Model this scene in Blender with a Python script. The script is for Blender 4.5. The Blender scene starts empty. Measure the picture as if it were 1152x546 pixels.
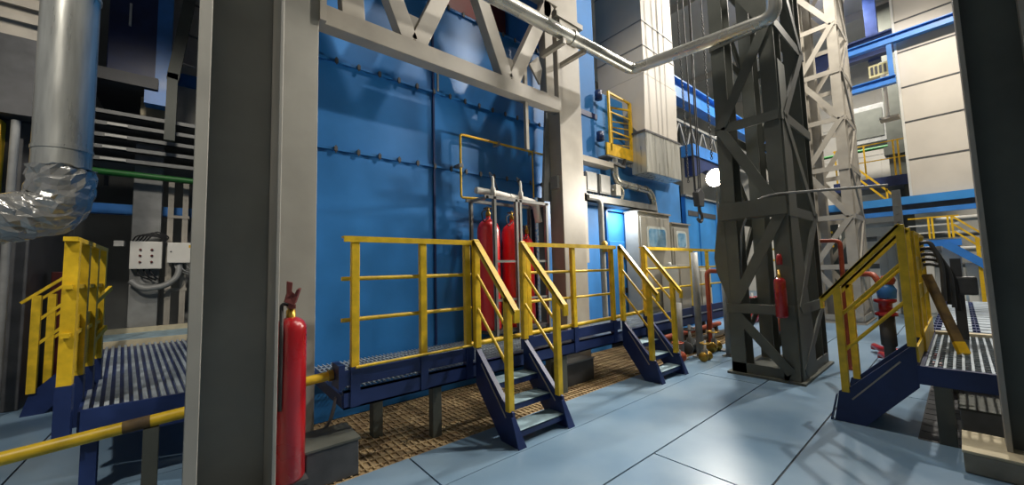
import bpy, bmesh, math, random
from mathutils import Vector, Matrix
random.seed(7)
COL = bpy.context.scene.collection
W = {}                       # world location of every object (nothing is rotated)

# ------------------------------------------------------------------ materials
def lin(h):
    h = h.lstrip('#'); c = [int(h[i:i+2], 16)/255 for i in (0, 2, 4)]
    return tuple(v/12.92 if v <= .04045 else ((v+.055)/1.055)**2.4 for v in c) + (1,)
MATS = {}
def mat(name, hexc, rough=.5, metal=0.0, var=.10, scale=3.0, bump=0.0, bscale=40.0, emit=0.0, hex2=None, stretch=None, rvar=.12, coat=0.0, detail=6):
    m = bpy.data.materials.new(name); m.use_nodes = True
    nt = m.node_tree; b = nt.nodes['Principled BSDF']
    b.inputs['Roughness'].default_value = rough; b.inputs['Metallic'].default_value = metal
    if coat: b.inputs['Coat Weight'].default_value = coat
    tc = nt.nodes.new('ShaderNodeTexCoord'); src = tc.outputs['Object']
    geo = nt.nodes.new('ShaderNodeNewGeometry'); src = geo.outputs['Position']
    if stretch:
        mp = nt.nodes.new('ShaderNodeMapping'); mp.inputs['Scale'].default_value = stretch
        nt.links.new(src, mp.inputs['Vector']); src = mp.outputs['Vector']
    n = nt.nodes.new('ShaderNodeTexNoise'); n.inputs['Scale'].default_value = scale; n.inputs['Detail'].default_value = detail
    nt.links.new(src, n.inputs['Vector'])
    mix = nt.nodes.new('ShaderNodeMix'); mix.data_type = 'RGBA'
    c1 = lin(hexc)
    if hex2: a, c = c1, lin(hex2)
    else: a = tuple(v*(1-var*1.6) for v in c1[:3])+(1,); c = tuple(min(1, v*(1+var*1.6)) for v in c1[:3])+(1,)
    mix.inputs[6].default_value = a; mix.inputs[7].default_value = c
    rp = nt.nodes.new('ShaderNodeMapRange'); rp.inputs['From Min'].default_value = .32; rp.inputs['From Max'].default_value = .68
    nt.links.new(n.outputs['Fac'], rp.inputs['Value']); nt.links.new(rp.outputs['Result'], mix.inputs[0])
    nt.links.new(mix.outputs[2], b.inputs['Base Color'])
    rr = nt.nodes.new('ShaderNodeMapRange'); rr.inputs['To Min'].default_value = max(.02, rough-rvar); rr.inputs['To Max'].default_value = min(1, rough+rvar)
    nt.links.new(n.outputs['Fac'], rr.inputs['Value']); nt.links.new(rr.outputs['Result'], b.inputs['Roughness'])
    if bump:
        n2 = nt.nodes.new('ShaderNodeTexNoise'); n2.inputs['Scale'].default_value = bscale; n2.inputs['Detail'].default_value = 4
        nt.links.new(src, n2.inputs['Vector'])
        bp = nt.nodes.new('ShaderNodeBump'); bp.inputs['Strength'].default_value = bump; bp.inputs['Distance'].default_value = .02
        nt.links.new(n2.outputs['Fac'], bp.inputs['Height']); nt.links.new(bp.outputs['Normal'], b.inputs['Normal'])
    if emit:
        b.inputs['Emission Color'].default_value = lin(hexc); b.inputs['Emission Strength'].default_value = emit
    MATS[name] = m; return m

M = dict(
 blue   = mat('enclosure_blue_paint', '2a74b8', .38, var=.10, scale=1.6, bump=.05, bscale=6),
 blue2  = mat('light_blue_paint', '3f8fd6', .4, var=.08, scale=2),
 blue_m = mat('riser_blue_paint', '2a74b8', .68, var=.08, scale=1.6, rvar=.05),
 blue2_m = mat('end_wall_lit_blue', '3a86cc', .68, var=.08, scale=2, rvar=.05),  # enclosure blue made lighter, for the light falling on this wall
 dblue  = mat('platform_dark_blue_paint', '1b2d5c', .42, var=.14, scale=5),
 bblue  = mat('beam_blue_paint', '3a80d0', .4, var=.12, scale=3),
 yellow = mat('handrail_yellow_paint', 'd9b422', .42, var=.14, scale=9),
 amber  = mat('ladder_amber_paint', 'e6b820', .42, var=.12, scale=9),
 grey   = mat('column_grey_paint', '9c9a92', .5, var=.06, scale=2.5, bump=.03, bscale=14),
 lgrey  = mat('truss_light_grey_paint', '9f998e', .5, var=.08, scale=3),
 tgrey  = mat('tower_grey_paint', '53564f', .6, var=.10, scale=3),
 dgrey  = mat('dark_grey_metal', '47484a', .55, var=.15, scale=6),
 mgrey  = mat('mid_grey_metal', '858684', .5, var=.1, scale=6),
 black  = mat('black_rubber', '17181a', .6, var=.2, scale=12),
 floor  = mat('floor_blue_grey_paint', '65839e', .34, var=.10, scale=1.1, bump=.03, bscale=9, hex2='829bb0'),
 seam   = mat('floor_seam_dark', '23272d', .8),
 grate  = mat('galvanised_grating', 'a9b4bd', .45, metal=.35, var=.12, scale=7),
 pit    = mat('rusty_pit_floor', '8a7354', .75, var=.25, scale=5, bump=.3, bscale=50, hex2='b7a179'),
 tread  = mat('step_tread_grey_blue', '8fa9b5', .5, var=.15, scale=10),
 silver = mat('galvanised_sheet', 'c6c7c1', .30, metal=.55, var=.16, scale=2.2, stretch=(6, 6, .6), bump=.04, bscale=5),
 silver2= mat('pipe_cladding_sheet', 'c9c9c2', .28, metal=.75, var=.08, scale=3),
 foil   = mat('aluminium_foil', 'b9b9b6', .24, metal=.6, var=.06, scale=8, bump=.5, bscale=16),
 white  = mat('duct_off_white_paint', 'cdc5b8', .55, var=.04, scale=1.5),
 wwall  = mat('hall_wall_panel', 'cfcabf', .6, var=.06, scale=.8),
 dwall  = mat('hall_dark_wall', '6d6f6c', .7, var=.15, scale=1.2),
 ceil   = mat('ceiling_sheet', 'b9b6ae', .7, var=.08, scale=.6),
 cab    = mat('cabinet_beige_grey', 'aaa79e', .45, var=.05, scale=4),
 cabw   = mat('cabinet_off_white', 'd6d4cc', .45, var=.04, scale=4),
 red    = mat('extinguisher_red', 'a01019', .3, var=.06, scale=4, coat=.4),
 redb   = mat('bottle_bright_red', 'f02c30', .3, var=.05, scale=4, coat=.4),
 maroon = mat('red_brown_paint', '5d2320', .6, var=.15, scale=3),
 orange = mat('orange_pipe_paint', 'a8492c', .5, var=.15, scale=8),
 green  = mat('green_cable_duct', '226b2a', .5, var=.1, scale=6),
 brass  = mat('brass_fitting', 'b08c3c', .35, metal=.7, var=.1, scale=14),
 wood   = mat('weathered_timber', '7d6433', .7, var=.25, scale=10, hex2='4f3f2a'),
 conc   = mat('plinth_concrete', '8f8a7c', .8, var=.12, scale=6, bump=.15, bscale=30),
 concl  = mat('plinth_top_screed', 'c4b99c', .75, var=.08, scale=8),
 glass  = mat('cabinet_window_glass', '6aa0c8', .12, var=.25, scale=6, hex2='a9cfe8'),
 gasket = mat('window_gasket_white', 'd8dcd6', .5, var=.05),
 ivory  = mat('louvre_ivory', 'd8cf9c', .5, var=.08),
 lamp   = mat('floodlight_lens', 'fff0d2', .3, var=.0, emit=60),
 gauge  = mat('gauge_blue_white', '3f9be0', .4, scale=26, hex2='e8eef2'),
)
# ------------------------------------------------------------------ mesh builder
class MB:
    def __init__(s): s.v = []; s.f = []; s.sm = []; s.mi = []; s.cur = 0
    def _add(s, vs, fs, smooth=False):
        o = len(s.v); s.v += [Vector(v) for v in vs]
        for f in fs: s.f.append([i+o for i in f]); s.sm.append(smooth); s.mi.append(s.cur)
        return s
    def box(s, x0, y0, z0, x1, y1, z1):
        x0, x1 = min(x0, x1), max(x0, x1); y0, y1 = min(y0, y1), max(y0, y1); z0, z1 = min(z0, z1), max(z0, z1)
        return s._add([(x0,y0,z0),(x1,y0,z0),(x1,y1,z0),(x0,y1,z0),(x0,y0,z1),(x1,y0,z1),(x1,y1,z1),(x0,y1,z1)],
            [(0,3,2,1),(4,5,6,7),(0,1,5,4),(1,2,6,5),(2,3,7,6),(3,0,4,7)])
    def bar(s, p, q, w, h, up=(0,0,1)):          # rectangular bar from p to q, h along up, w sideways
        p, q = Vector(p), Vector(q); d = (q-p).normalized(); u = Vector(up)
        if abs(d.dot(u)) > .99: u = Vector((1,0,0)) if abs(d.x) < .9 else Vector((0,1,0))
        sd = d.cross(u).normalized(); u = sd.cross(d).normalized()
        a = sd*w/2; b = u*h/2
        return s._add([p-a-b,p+a-b,p+a+b,p-a+b,q-a-b,q+a-b,q+a+b,q-a+b],
            [(0,1,2,3)[::-1],(4,5,6,7),(0,1,5,4),(1,2,6,5),(2,3,7,6),(3,0,4,7)])
    def prism(s, pts, vec):                        # polygon pushed along vec
        n = len(pts); a = [Vector(p) for p in pts]; b = [p+Vector(vec) for p in a]
        return s._add(a+b, [tuple(range(n))[::-1], tuple(range(n, 2*n))]+[(i,(i+1)%n,n+(i+1)%n,n+i) for i in range(n)])
    def tube(s, pts, r, seg=12, caps=True):
        pts = [Vector(p) for p in pts]; rs = r if isinstance(r, (list, tuple)) else [r]*len(pts)
        t0 = (pts[1]-pts[0]).normalized(); u = Vector((0,0,1)) if abs(t0.z) < .9 else Vector((1,0,0))
        vs = []
        for i, p in enumerate(pts):
            ta = (pts[i]-pts[i-1]).normalized() if i else t0
            tb = (pts[i+1]-pts[i]).normalized() if i < len(pts)-1 else ta
            t = (ta+tb).normalized() if (ta+tb).length > 1e-6 else tb
            u = (u-t*u.dot(t)).normalized(); w = t.cross(u)
            for k in range(seg):
                a = 2*math.pi*k/seg; vs.append(p+(u*math.cos(a)+w*math.sin(a))*rs[i])
        n = len(pts)
        fs = [(i*seg+k, i*seg+(k+1)%seg, (i+1)*seg+(k+1)%seg, (i+1)*seg+k) for i in range(n-1) for k in range(seg)]
        s._add(vs, fs, True)
        if caps: s._add([vs[k] for k in range(seg)]+[vs[(n-1)*seg+k] for k in range(seg)], [tuple(range(seg))[::-1], tuple(range(seg, 2*seg))])
        return s
    def lathe(s, c, prof, seg=24, axis='z'):
        c = Vector(c); vs = []
        for r, h in prof:
            for k in range(seg):
                a = 2*math.pi*k/seg; x, y = r*math.cos(a), r*math.sin(a)
                vs.append(c+(Vector((x,y,h)) if axis == 'z' else Vector((h,x,y)) if axis == 'x' else Vector((y,h,x))))
        n = len(prof)
        fs = [(i*seg+k, i*seg+(k+1)%seg, (i+1)*seg+(k+1)%seg, (i+1)*seg+k) for i in range(n-1) for k in range(seg)]
        return s._add(vs, fs, True)
    def ibeam(s, p, q, fw, h, tf, tw, up):         # I section: flanges fw wide, total h along up
        p, q = Vector(p), Vector(q); u = Vector(up).normalized()
        s.bar(p+u*(h/2-tf/2), q+u*(h/2-tf/2), fw, tf, u); s.bar(p-u*(h/2-tf/2), q-u*(h/2-tf/2), fw, tf, u)
        s.bar(p, q, tw, h-2*tf, u); return s
    def build(s, name, m, parent=None, bev=0.0, label=None, cat=None, group=None, kind=None):
        ms = m if isinstance(m, (list, tuple)) else [m]
        if parent is not None: org = W[parent.name]
        else:
            xs = [v.x for v in s.v]; ys = [v.y for v in s.v]; zs = [v.z for v in s.v]
            org = Vector(((min(xs)+max(xs))/2, (min(ys)+max(ys))/2, min(zs)))
        me = bpy.data.meshes.new(name); me.from_pydata([v-org for v in s.v], [], s.f)
        for k in ms: me.materials.append(M[k])
        me.polygons.foreach_set('use_smooth', s.sm); me.polygons.foreach_set('material_index', s.mi)
        bm = bmesh.new(); bm.from_mesh(me); bmesh.ops.recalc_face_normals(bm, faces=bm.faces); bm.to_mesh(me); bm.free()
        me.update()
        o = bpy.data.objects.new(name, me); COL.objects.link(o)
        if parent is not None: o.parent = parent
        else: o.location = org
        W[o.name] = org.copy()
        if bev:
            b = o.modifiers.new('bevel', 'BEVEL'); b.width = bev; b.segments = 2; b.limit_method = 'ANGLE'
        tag(o, label, cat, group, kind); return o
def tag(o, label=None, cat=None, group=None, kind=None):
    if label: o['label'] = label
    if cat: o['category'] = cat
    if group: o['group'] = group
    if kind: o['kind'] = kind
def thing(name, label, cat, loc, group=None):
    o = bpy.data.objects.new(name, None); COL.objects.link(o); o.location = loc; o.empty_display_size = .1
    W[o.name] = Vector(loc); tag(o, label, cat, group); return o
def rnd(pts, r, n=5):                              # polyline with rounded corners
    pts = [Vector(p) for p in pts]; out = [pts[0]]
    for i in range(1, len(pts)-1):
        a, b, c = pts[i-1], pts[i], pts[i+1]
        rr = min(r, (a-b).length*.49, (c-b).length*.49)
        p = b+(a-b).normalized()*rr; q = b+(c-b).normalized()*rr
        for k in range(n+1):
            t = k/n; out.append(p*(1-t)**2+b*2*t*(1-t)+q*t*t)
    return out+[pts[-1]]
def S(name, mb, m, **k): return mb.build(name, m, kind='structure', **k)

# ------------------------------------------------------------------ the hall
fl = MB(); fl.cur = 1; fl.box(-9, -7, -.1, 25, 12, -.012); fl.cur = 0
rows = [-7, -4.6, -2.8, -1.3, -.2, .93, 1.70, 2.45, 3.0]
joints = {.93: [2.85, 6.0, 9.4, 13, 17, 21], 1.70: [-1.2, 5.3, 8.4, 12, 16, 20], 2.45: [-.5, 1.35, 6.2, 10, 14, 18]}
for i in range(len(rows)-1):
    y0, y1 = rows[i], rows[i+1]
    xs = [-9]+joints.get(y1 if y1 != 1.70 else 1.70, [-5, -1, 3.4, 7, 11, 15, 19])+[25]
    if y0 == .93: xs = [-9, -2, 2.85, 6.4, 9.4, 13, 17, 21, 25]
    elif y0 == 1.70: xs = [-9, -.6, 5.4, 8.6, 12, 16, 20, 25]
    elif y0 == 2.45: xs = [-9, -2.5, 1.35, 6.2, 10, 14, 18, 25]
    g = .007
    for a, b in zip(xs[:-1], xs[1:]): fl.box(a+g, y0+(.003 if y0 == 2.45 else g), -.03, b-g, y1-(.003 if y1 == 2.45 else g), 0)
for a, b in ((-9, -3.2), (-3.2, -1.1), (-1.1, .45)):
    for c, d in ((3.0, 4.1), (4.1, 5.5), (5.5, 7.2), (7.2, 9), (9, 12)): fl.box(a+.008, c+.008, -.03, b-.008, d-.008, 0)
fl.box(9.3, 3.0, -.03, 25, 12, 0)
S('floor', fl, ['floor', 'seam'])
# sunk service floor under the blue walkway
pf = MB()
pf.box(.45, 3.0, -.02, 9.3, 4.3, -.004)
for i in range(150): pf.bar((.5+i*.058, 3.01, .002), (.5+i*.058, 4.28, .002), .014, .012)
for j in range(12): pf.bar((.46, 3.05+j*.11, .004), (9.28, 3.05+j*.11, .004), .014, .012)
S('floor_under_walkway', pf, 'pit')
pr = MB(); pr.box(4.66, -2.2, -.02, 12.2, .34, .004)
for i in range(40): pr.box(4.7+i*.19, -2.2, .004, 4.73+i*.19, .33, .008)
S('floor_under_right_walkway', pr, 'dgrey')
wf = MB()
wf.box(24, -7, 0, 24.2, 12, 11)
for z in (1.6, 3.2, 4.8, 6.4, 8, 9.6): wf.box(23.97, -7, z, 24, 12, z+.05)
for y in range(-6, 12, 2): wf.box(23.975, y, 0, 24, y+.05, 11)
S('wall_far', wf, 'wwall')
wl = MB(); wl.box(-9, 11.2, 0, 24, 11.4, 11)
for x in range(-8, 24, 1): wl.box(x, 11.17, 0, x+.06, 11.2, 11)
S('wall_left', wl, 'dwall')
S('wall_right', MB().box(-9, -7.2, 0, 24, -7, 11), 'wwall')
cb = MB(); cb.box(-9, -7.2, 11, 24.2, 11.4, 11.2)
for x in range(-8, 24, 3): cb.box(x, -7, 10.7, x+.2, 11.2, 11)
S('ceiling', cb, 'ceil')

# ------------------------------------------------------------------ blue machine enclosure
enc = thing('machine_enclosure', 'tall bright blue steel machine enclosure with bolted panels behind the yellow handrail', 'enclosure', (4.6, 6, 0))
YW = 4.30
panes = [(.3, 2.3, 0, 2.88), (2.3, 4.6, 0, 2.88), (.3, 2.3, 2.88, 3.88), (2.3, 4.6, 2.88, 3.88), (.3, 2.3, 3.88, 5.15), (2.3, 4.6, 3.88, 5.15)]
for (a, b, c, d) in panes:
    MB().box(a+.003, YW, c+.003, b-.003, YW+.05, d-.003).build('wall_panel', M and 'blue', enc, bev=.004)
MB().box(.3, YW+.05, 0, 4.6, 8.2, 5.1).build('casing', 'blue', enc)
MB().box(4.605, 4.285, 0, 5.795, 6.0, 10).build('riser_casing', 'blue_m', enc, bev=.01)
MB().box(4.60, 4.27, 4.35, 5.80, 4.285, 4.45).build('riser_seam', 'dblue', enc)
r = MB(); r.prism([(5.80, YW, 0), (5.96, YW, 0), (5.96, YW, 2.60), (6.70, YW, 2.60), (6.70, YW, 0), (9.06, YW, 0), (9.06, YW, 3.48), (6.76, YW, 3.60), (6.71, YW, 4.95), (5.80, YW, 4.95)], (0, .06, 0))
r.box(5.80, 5.2, 0, 9.06, 6.2, 3.4); r.box(9.0, YW, 0, 9.06, 6.2, 3.48)
r.box(5.8, YW+.06, 3.0, 9.0, 6.2, 3.44)
r.build('end_wall', 'blue2_m', enc)
for z, x0, x1 in ((2.88, .3, 4.6), (3.88, .3, 4.6), (5.15, .3, 4.6)):
    f = MB(); f.box(x0, YW-.030, z-.016, x1, YW, z+.016); f.build('flange_strip', 'blue', enc)
    n = int((x1-x0)/.24)
    for k in range(n+1):
        x = x0+.08+k*.24; g = MB(); g.box(x-.016, YW-.05, z-.03, x+.016, YW-.030, z+.022); g.box(x-.006, YW-.045, z-.045, x+.006, YW-.035, z+.035)
        g.build('flange_bolt', 'dgrey', enc)
f = MB(); f.box(2.288, YW-.025, .6, 2.312, YW, 5.15)
f.build('vertical_flange', 'dblue', enc)
MB().bar((2.36, YW-.03, 3.9), (2.36, YW-.03, 4.4), .02, .02).build('panel_handle', 'lgrey', enc)
dl = MB(); dl.box(5.97, YW+.02, .6, 6.69, YW+.08, 2.58); 
door = dl.build('door', 'blue2', enc, label='light blue open doorway leaf with black latches')
d2 = MB(); d2.box(6.02, YW-.02, .6, 6.52, YW+.03, 2.02); d2.build('lower_leaf', 'blue2', door, bev=.01)
h = MB(); h.box(6.46, YW-.05, 1.66, 6.51, YW-.01, 1.78); h.box(6.46, YW-.05, 1.0, 6.51, YW-.01, 1.1); h.build('latch', 'black', door)
fr = MB(); fr.box(5.92, YW-.04, .6, 5.97, YW+.1, 2.66); fr.box(6.69, YW-.04, .6, 6.80, YW+.1, 2.66); fr.box(5.92, YW-.04, 2.6, 6.80, YW+.1, 2.68); fr.build('door_frame', 'blue', enc, bev=.004)

rb = MB(); rb.box(.2, 5.4, 5.35, 4.5, 8.2, 9.4)
for x in (.9, 1.9, 2.9, 3.9): rb.box(x, 5.34, 5.3, x+.08, 5.4, 9.4)
rb.build('roof_hopper', 'maroon', label='dark red-brown hopper on top of the blue enclosure above the truss', cat='hopper')

# ------------------------------------------------------------------ columns and truss
def hcol(name, label, x0, x1, y0, y1, z0, z1, tl, tr, m, axis='y', cat='column'):
    # H column, web across x, flanges at both x ends
    c = thing(name, label, cat, ((x0+x1)/2, (y0+y1)/2, z0))
    ym = y0+(y1-y0)*.78
    MB().box(x0, y0, z0, x0+tl, y1, z1).build('flange', m, c, bev=.004)
    MB().box(x1-tr, y0, z0, x1, y1, z1).build('flange', m, c, bev=.004)
    MB().box(x0+tl, ym, z0, x1-tr, ym+.025, z1).build('web', m, c)
    return c
c = hcol('steel_column', 'grey steel H column nearest the camera with the single red extinguisher beside it', -.045, .385, 2.75, 3.22, 0, 9, .062, .022, 'grey')
MB().box(-.12, 2.68, 0, .46, 3.28, .035).build('base_plate', 'grey', c)
c = thing('steel_column', 'light grey steel column just behind the nearest column, left end of the truss', 'column', (.55, 3.85, 0))
MB().box(.30, 3.65, 0, .785, 3.69, 9).build('front_flange', 'grey', c, bev=.004)
MB().box(.30, 4.06, 0, .785, 4.10, 9).build('rear_flange', 'lgrey', c)
MB().box(.53, 3.69, 0, .555, 4.06, 9).build('web', 'lgrey', c)
b = MB(); b.box(.785, 3.60, 3.86, .84, 3.66, 4.15); b.box(.785, 3.60, 4.3, .84, 3.66, 4.5); b.build('joint_bracket', 'lgrey', c)
c = thing('steel_column', 'light grey box column in the middle, rising through the walkway beside the red bottles', 'column', (4.41, 3.9, 0))
MB().box(4.15, 3.75, 0, 4.67, 4.02, 9).build('shaft', 'lgrey', c, bev=.008)
b = MB(); b.box(4.12, 3.70, 5.42, 4.74, 4.06, 5.50); b.box(4.2, 3.72, 5.1, 4.62, 3.75, 5.42); b.build('cap_plate', 'lgrey', c)
b = MB(); b.box(4.10, 3.80, 2.72, 4.15, 3.95, 2.92); b.build('side_bracket', 'mgrey', c, bev=.005)
b = MB(); b.prism([(3.98, 3.98, 2.55), (4.15, 3.98, 2.55), (4.15, 3.98, 4.0), (4.10, 3.98, 4.0)], (0, .05, 0)); b.build('gusset_plate', 'mgrey', c)
tr = thing('roof_truss', 'light grey steel truss with diagonal braces spanning between the two columns', 'truss', (2.4, 3.8, 3.87))
MB().box(.80, 3.70, 3.89, 4.14, 3.86, 4.09).build('bottom_chord', 'lgrey', tr, bev=.006)
MB().box(.80, 3.70, 5.55, 4.14, 3.86, 5.75).build('top_chord', 'lgrey', tr, bev=.006)
def brace(a, b, w=.19): MB().bar((a[0], 3.78, a[1]), (b[0], 3.78, b[1]), w, .14, (0, 1, 0)).build('brace', 'lgrey', tr, bev=.005)
brace((1.12, 4.05), (1.02, 5.6), .22)
brace((1.72, 4.08), (1.08, 5.6)); brace((1.82, 4.08), (2.48, 5.6))
brace((3.12, 4.08), (2.48, 5.6)); brace((3.22, 4.08), (3.98, 5.55)); brace((3.93, 4.08), (3.93, 5.6), .16)
for x in (1.77, 3.17, 2.45):
    z = 4.08 if x != 2.45 else 5.3
    MB().prism([(x-.2, 3.77, z), (x+.2, 3.77, z), (x+.08, 3.77, z+.34), (x-.08, 3.77, z+.34)], (0, .02, 0)).build('gusset_plate', 'lgrey', tr)
MB().prism([(3.55, 3.74, 4.45), (3.72, 3.74, 4.62), (3.80, 3.74, 4.45), (3.74, 3.74, 4.2)], (0, .03, 0)).build('gusset_plate', 'lgrey', tr)
MB().box(3.48, 3.78, 3.2, 3.53, 3.83, 4.4).build('drop_rod', 'lgrey', tr)
# near right column on its plinth
p = thing('column_plinth', 'concrete plinth with pale screed top under the right-hand column', 'plinth', (4.45, -.35, 0))
MB().box(4.17, -.85, 0, 4.64, .09, .135).build('block', 'conc', p, bev=.008)
MB().box(4.165, -.855, .135, 4.645, .095, .155).build('screed', 'concl', p, bev=.004)
c = thing('steel_column', 'dark grey steel column standing on the concrete plinth at the right edge', 'column', (4.45, -.27, .155))
MB().box(4.33, -.135, .155, 4.58, -.108, 9).build('flange', 'lgrey', c, bev=.003)
MB().box(4.33, -.42, .155, 4.58, -.39, 9).build('flange', 'lgrey', c, bev=.003)
MB().box(4.42, -.39, .155, 4.45, -.135, 9).build('web', 'tgrey', c)  # web darker than flanges: lit edges and shaded web put into the colours

# ------------------------------------------------------------------ walkways
def deck_bars(x0, x1, y0, y1, z, along='y', pitch=.042, h=.012, t=.008, cross=.11):
    g = MB()
    if along == 'y':
        n = int((x1-x0)/pitch)
        for i in range(n+1): g.bar((x0+i*pitch, y0, z-h/2), (x0+i*pitch, y1, z-h/2), t, h)
        m = int((y1-y0)/cross)
        for j in range(m+1): g.bar((x0, y0+j*cross, z-.008), (x1, y0+j*cross, z-.008), .007, .012)
    else:
        n = int((y1-y0)/pitch)
        for i in range(n+1): g.bar((x0, y0+i*pitch, z-h/2), (x1, y0+i*pitch, z-h/2), t, h)
        m = int((x1-x0)/cross)
        for j in range(m+1): g.bar((x0+j*cross, y0, z-.008), (x0+j*cross, y1, z-.008), .007, .012)
    return g
wk = thing('raised_walkway', 'dark blue raised walkway with grating deck along the blue enclosure', 'walkway', (4.6, 3.7, 0))
g = deck_bars(.90, 4.10, 3.18, 4.25, .60); g.build('grating', 'grate', wk)
g = deck_bars(4.72, 8.9, 3.18, 4.25, .60); g.box(4.1, 3.18, .57, 4.72, 3.7, .6); g.build('grating', 'grate', wk)
for (a, b) in ((.88, 2.10), (2.72, 4.57), (5.20, 8.9)):
    e = MB(); e.box(a, 3.13, .635, b, 3.15, .755); e.build('toe_board', 'dblue', wk, bev=.003)
e = MB(); e.box(.88, 3.13, .46, 8.9, 3.15, .60); e.box(.88, 3.13, .46, 8.9, 3.22, .475); e.box(.88, 3.13, .585, 8.9, 3.18, .60); e.build('edge_beam', 'dblue', wk)
e = MB(); e.box(.88, 4.19, .46, 8.9, 4.25, .565); 
for x in (.90, 2.0, 2.8, 3.8, 4.9, 6, 7.2, 8.6): e.box(x-.03, 3.15, .47, x+.03, 4.19, .565)
e.build('cross_beams', 'dblue', wk)
for x in (1.30, 1.70, 3.42, 3.62, 6.3, 7.6):
    y0, y1 = (3.55, 3.65) if x in (1.30, 3.62) else (3.16, 3.24)
    MB().box(x-.045, y0, 0, x+.045, y1, .46).build('support_leg', 'tgrey', wk, bev=.004)
MB().box(.84, 3.12, .62, .885, 3.32, .80).build('end_plate', 'dblue', wk)

def post(parent, x, y, z0, z1, w=.062, sleeve=None, d=.05):
    o = MB().box(x-w/2, y-d/2, z0, x+w/2, y+d/2, z1).build('post', 'yellow', parent, bev=.004)
    if sleeve: MB().box(x-w/2-.006, y-d/2-.006, sleeve, x+w/2+.006, y+d/2+.006, z0+.02).build('post_foot', 'dblue', o)
    return o
def rail_section(label, xs, y, xa, xb, ztop=1.805, mids=(1.47, 1.14), zb=.755, sleeve=.47, w=.062):
    t = thing('handrail', label, 'handrail', ((xa+xb)/2, y, zb), 'walkway handrails')
    for x in xs: post(t, x, y, zb, ztop, w, sleeve)
    b = MB(); b.box(xa, y-.032, ztop-.008, xb, y+.032, ztop+.008); b.box(xa, y-.034, ztop-.04, xb, y-.026, ztop+.008); b.build('top_rail', 'yellow', t)
    for z in mids: MB().tube([(xa, y+.03, z), (xb, y+.03, z)], .017, 8).build('mid_rail', 'yellow', t)
    return t
rail_section('yellow handrail section in front of the blank blue wall, left of the front stairs', [.965, 1.56, 2.035], 3.15, .87, 2.10)
rail_section('yellow handrail section between the two stairs, before the middle column', [2.85, 3.62, 4.44], 3.15, 2.78, 4.52)
rail_section('yellow handrail section right of the second stairs, before the grey window cabinet', [5.28, 6.9, 7.55, 8.7], 3.15, 5.22, 8.75)

def stair(label, x0, x1, yt, yf, ztop=.78, group='walkway stairs', yp_top=None, cat='stairs'):
    sg = 1 if yt > yf else -1
    t = thing('stairs', label, cat, ((x0+x1)/2, (yt+yf)/2, 0), group)
    Y = lambda k: yf+sg*k                 # k metres back from the foot line
    L = abs(yt-yf)
    for x in (x0, x1):
        poly = [(x-.011, Y(L), .42), (x-.011, Y(L), ztop), (x-.011, Y(.12), .31), (x-.011, Y(.05), .28), (x-.011, Y(0), .0), (x-.011, Y(.22), 0)]
        st = MB().prism(poly, (.022, 0, 0)).build('stringer', 'dblue', t)
        d = Vector((0, Y(.12)-Y(L), .31-ztop)).normalized()
        sd = -1 if x == x0 else 1
        MB().bar((x, Y(L)-sg*0, ztop), (x, Y(.12), .31), .05, .012).build('stringer_flange', 'dblue', st)
        MB().bar((x-.016*1, Y(L)-sg*.10, ztop-.16), (x-.016, Y(.14), .22), .006, .012).build('stringer_line', 'lgrey', st)
        fx = MB(); fx.prism([(x-.04, Y(.03), .25), (x+.0, Y(.03), .25), (x+.07, Y(-.03), 0), (x-.02, Y(-.03), 0)], (0, sg*.01, 0)); fx.build('stringer_foot', 'dblue' if sg > 0 else 'dblue', st)
    for i, z in enumerate((.12, .28, .44)):
        yy = Y(.04+L*.29*i)
        tb = MB(); ya, yb = yy, yy+sg*.20
        tb.box(x0+.011, ya, z-.012, x1-.011, yb, z); 
        tr_ = tb.build('tread', 'tread', t)
        MB().box(x0+.011, ya, z-.055, x1-.011, ya+sg*.012, z-.003).build('nosing', 'dblue', tr_)
    for x in (x0, x1):
        post_t = MB().box(x-.031, Y(L-.02)-.028, ztop-.02, x+.031, Y(L-.02)+.028, 1.81).build('top_post', 'yellow', t, bev=.004)
        post_l = MB().box(x-.031, Y(.10)-.028, .28, x+.031, Y(.10)+.028, 1.26).build('lower_post', 'yellow', t, bev=.004)
        rl = MB(); a = Vector((x, Y(L-.02), 1.815)); b = Vector((x, Y(-.02), 1.15)); dd = (b-a)
        rl.bar(a, b, .062, .018); rl.bar(a+Vector((-.027, 0, -.02)), b+Vector((-.027, 0, -.02)), .008, .05); rl.box(x-.031, b.y-.012, b.z-.10, x+.031, b.y+.012, b.z+.01)
        rl.build('sloping_handrail', 'yellow', t)
        for dz in (.33, .66):
            q = a+dd*((L-.12)/(L))
            MB().tube([a+Vector((0, 0, -dz)), q+Vector((0, 0, -dz+.02))], .015, 8).build('sloping_mid_rail', 'yellow', t)
    return t
stair('nearest dark blue stairs with yellow rails, leading up in front of the red bottles', 2.10, 2.72, 3.10, 2.50)
stair('second dark blue stairs with yellow rails, further along the walkway by the open door', 4.57, 5.20, 3.10, 2.57)

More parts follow.
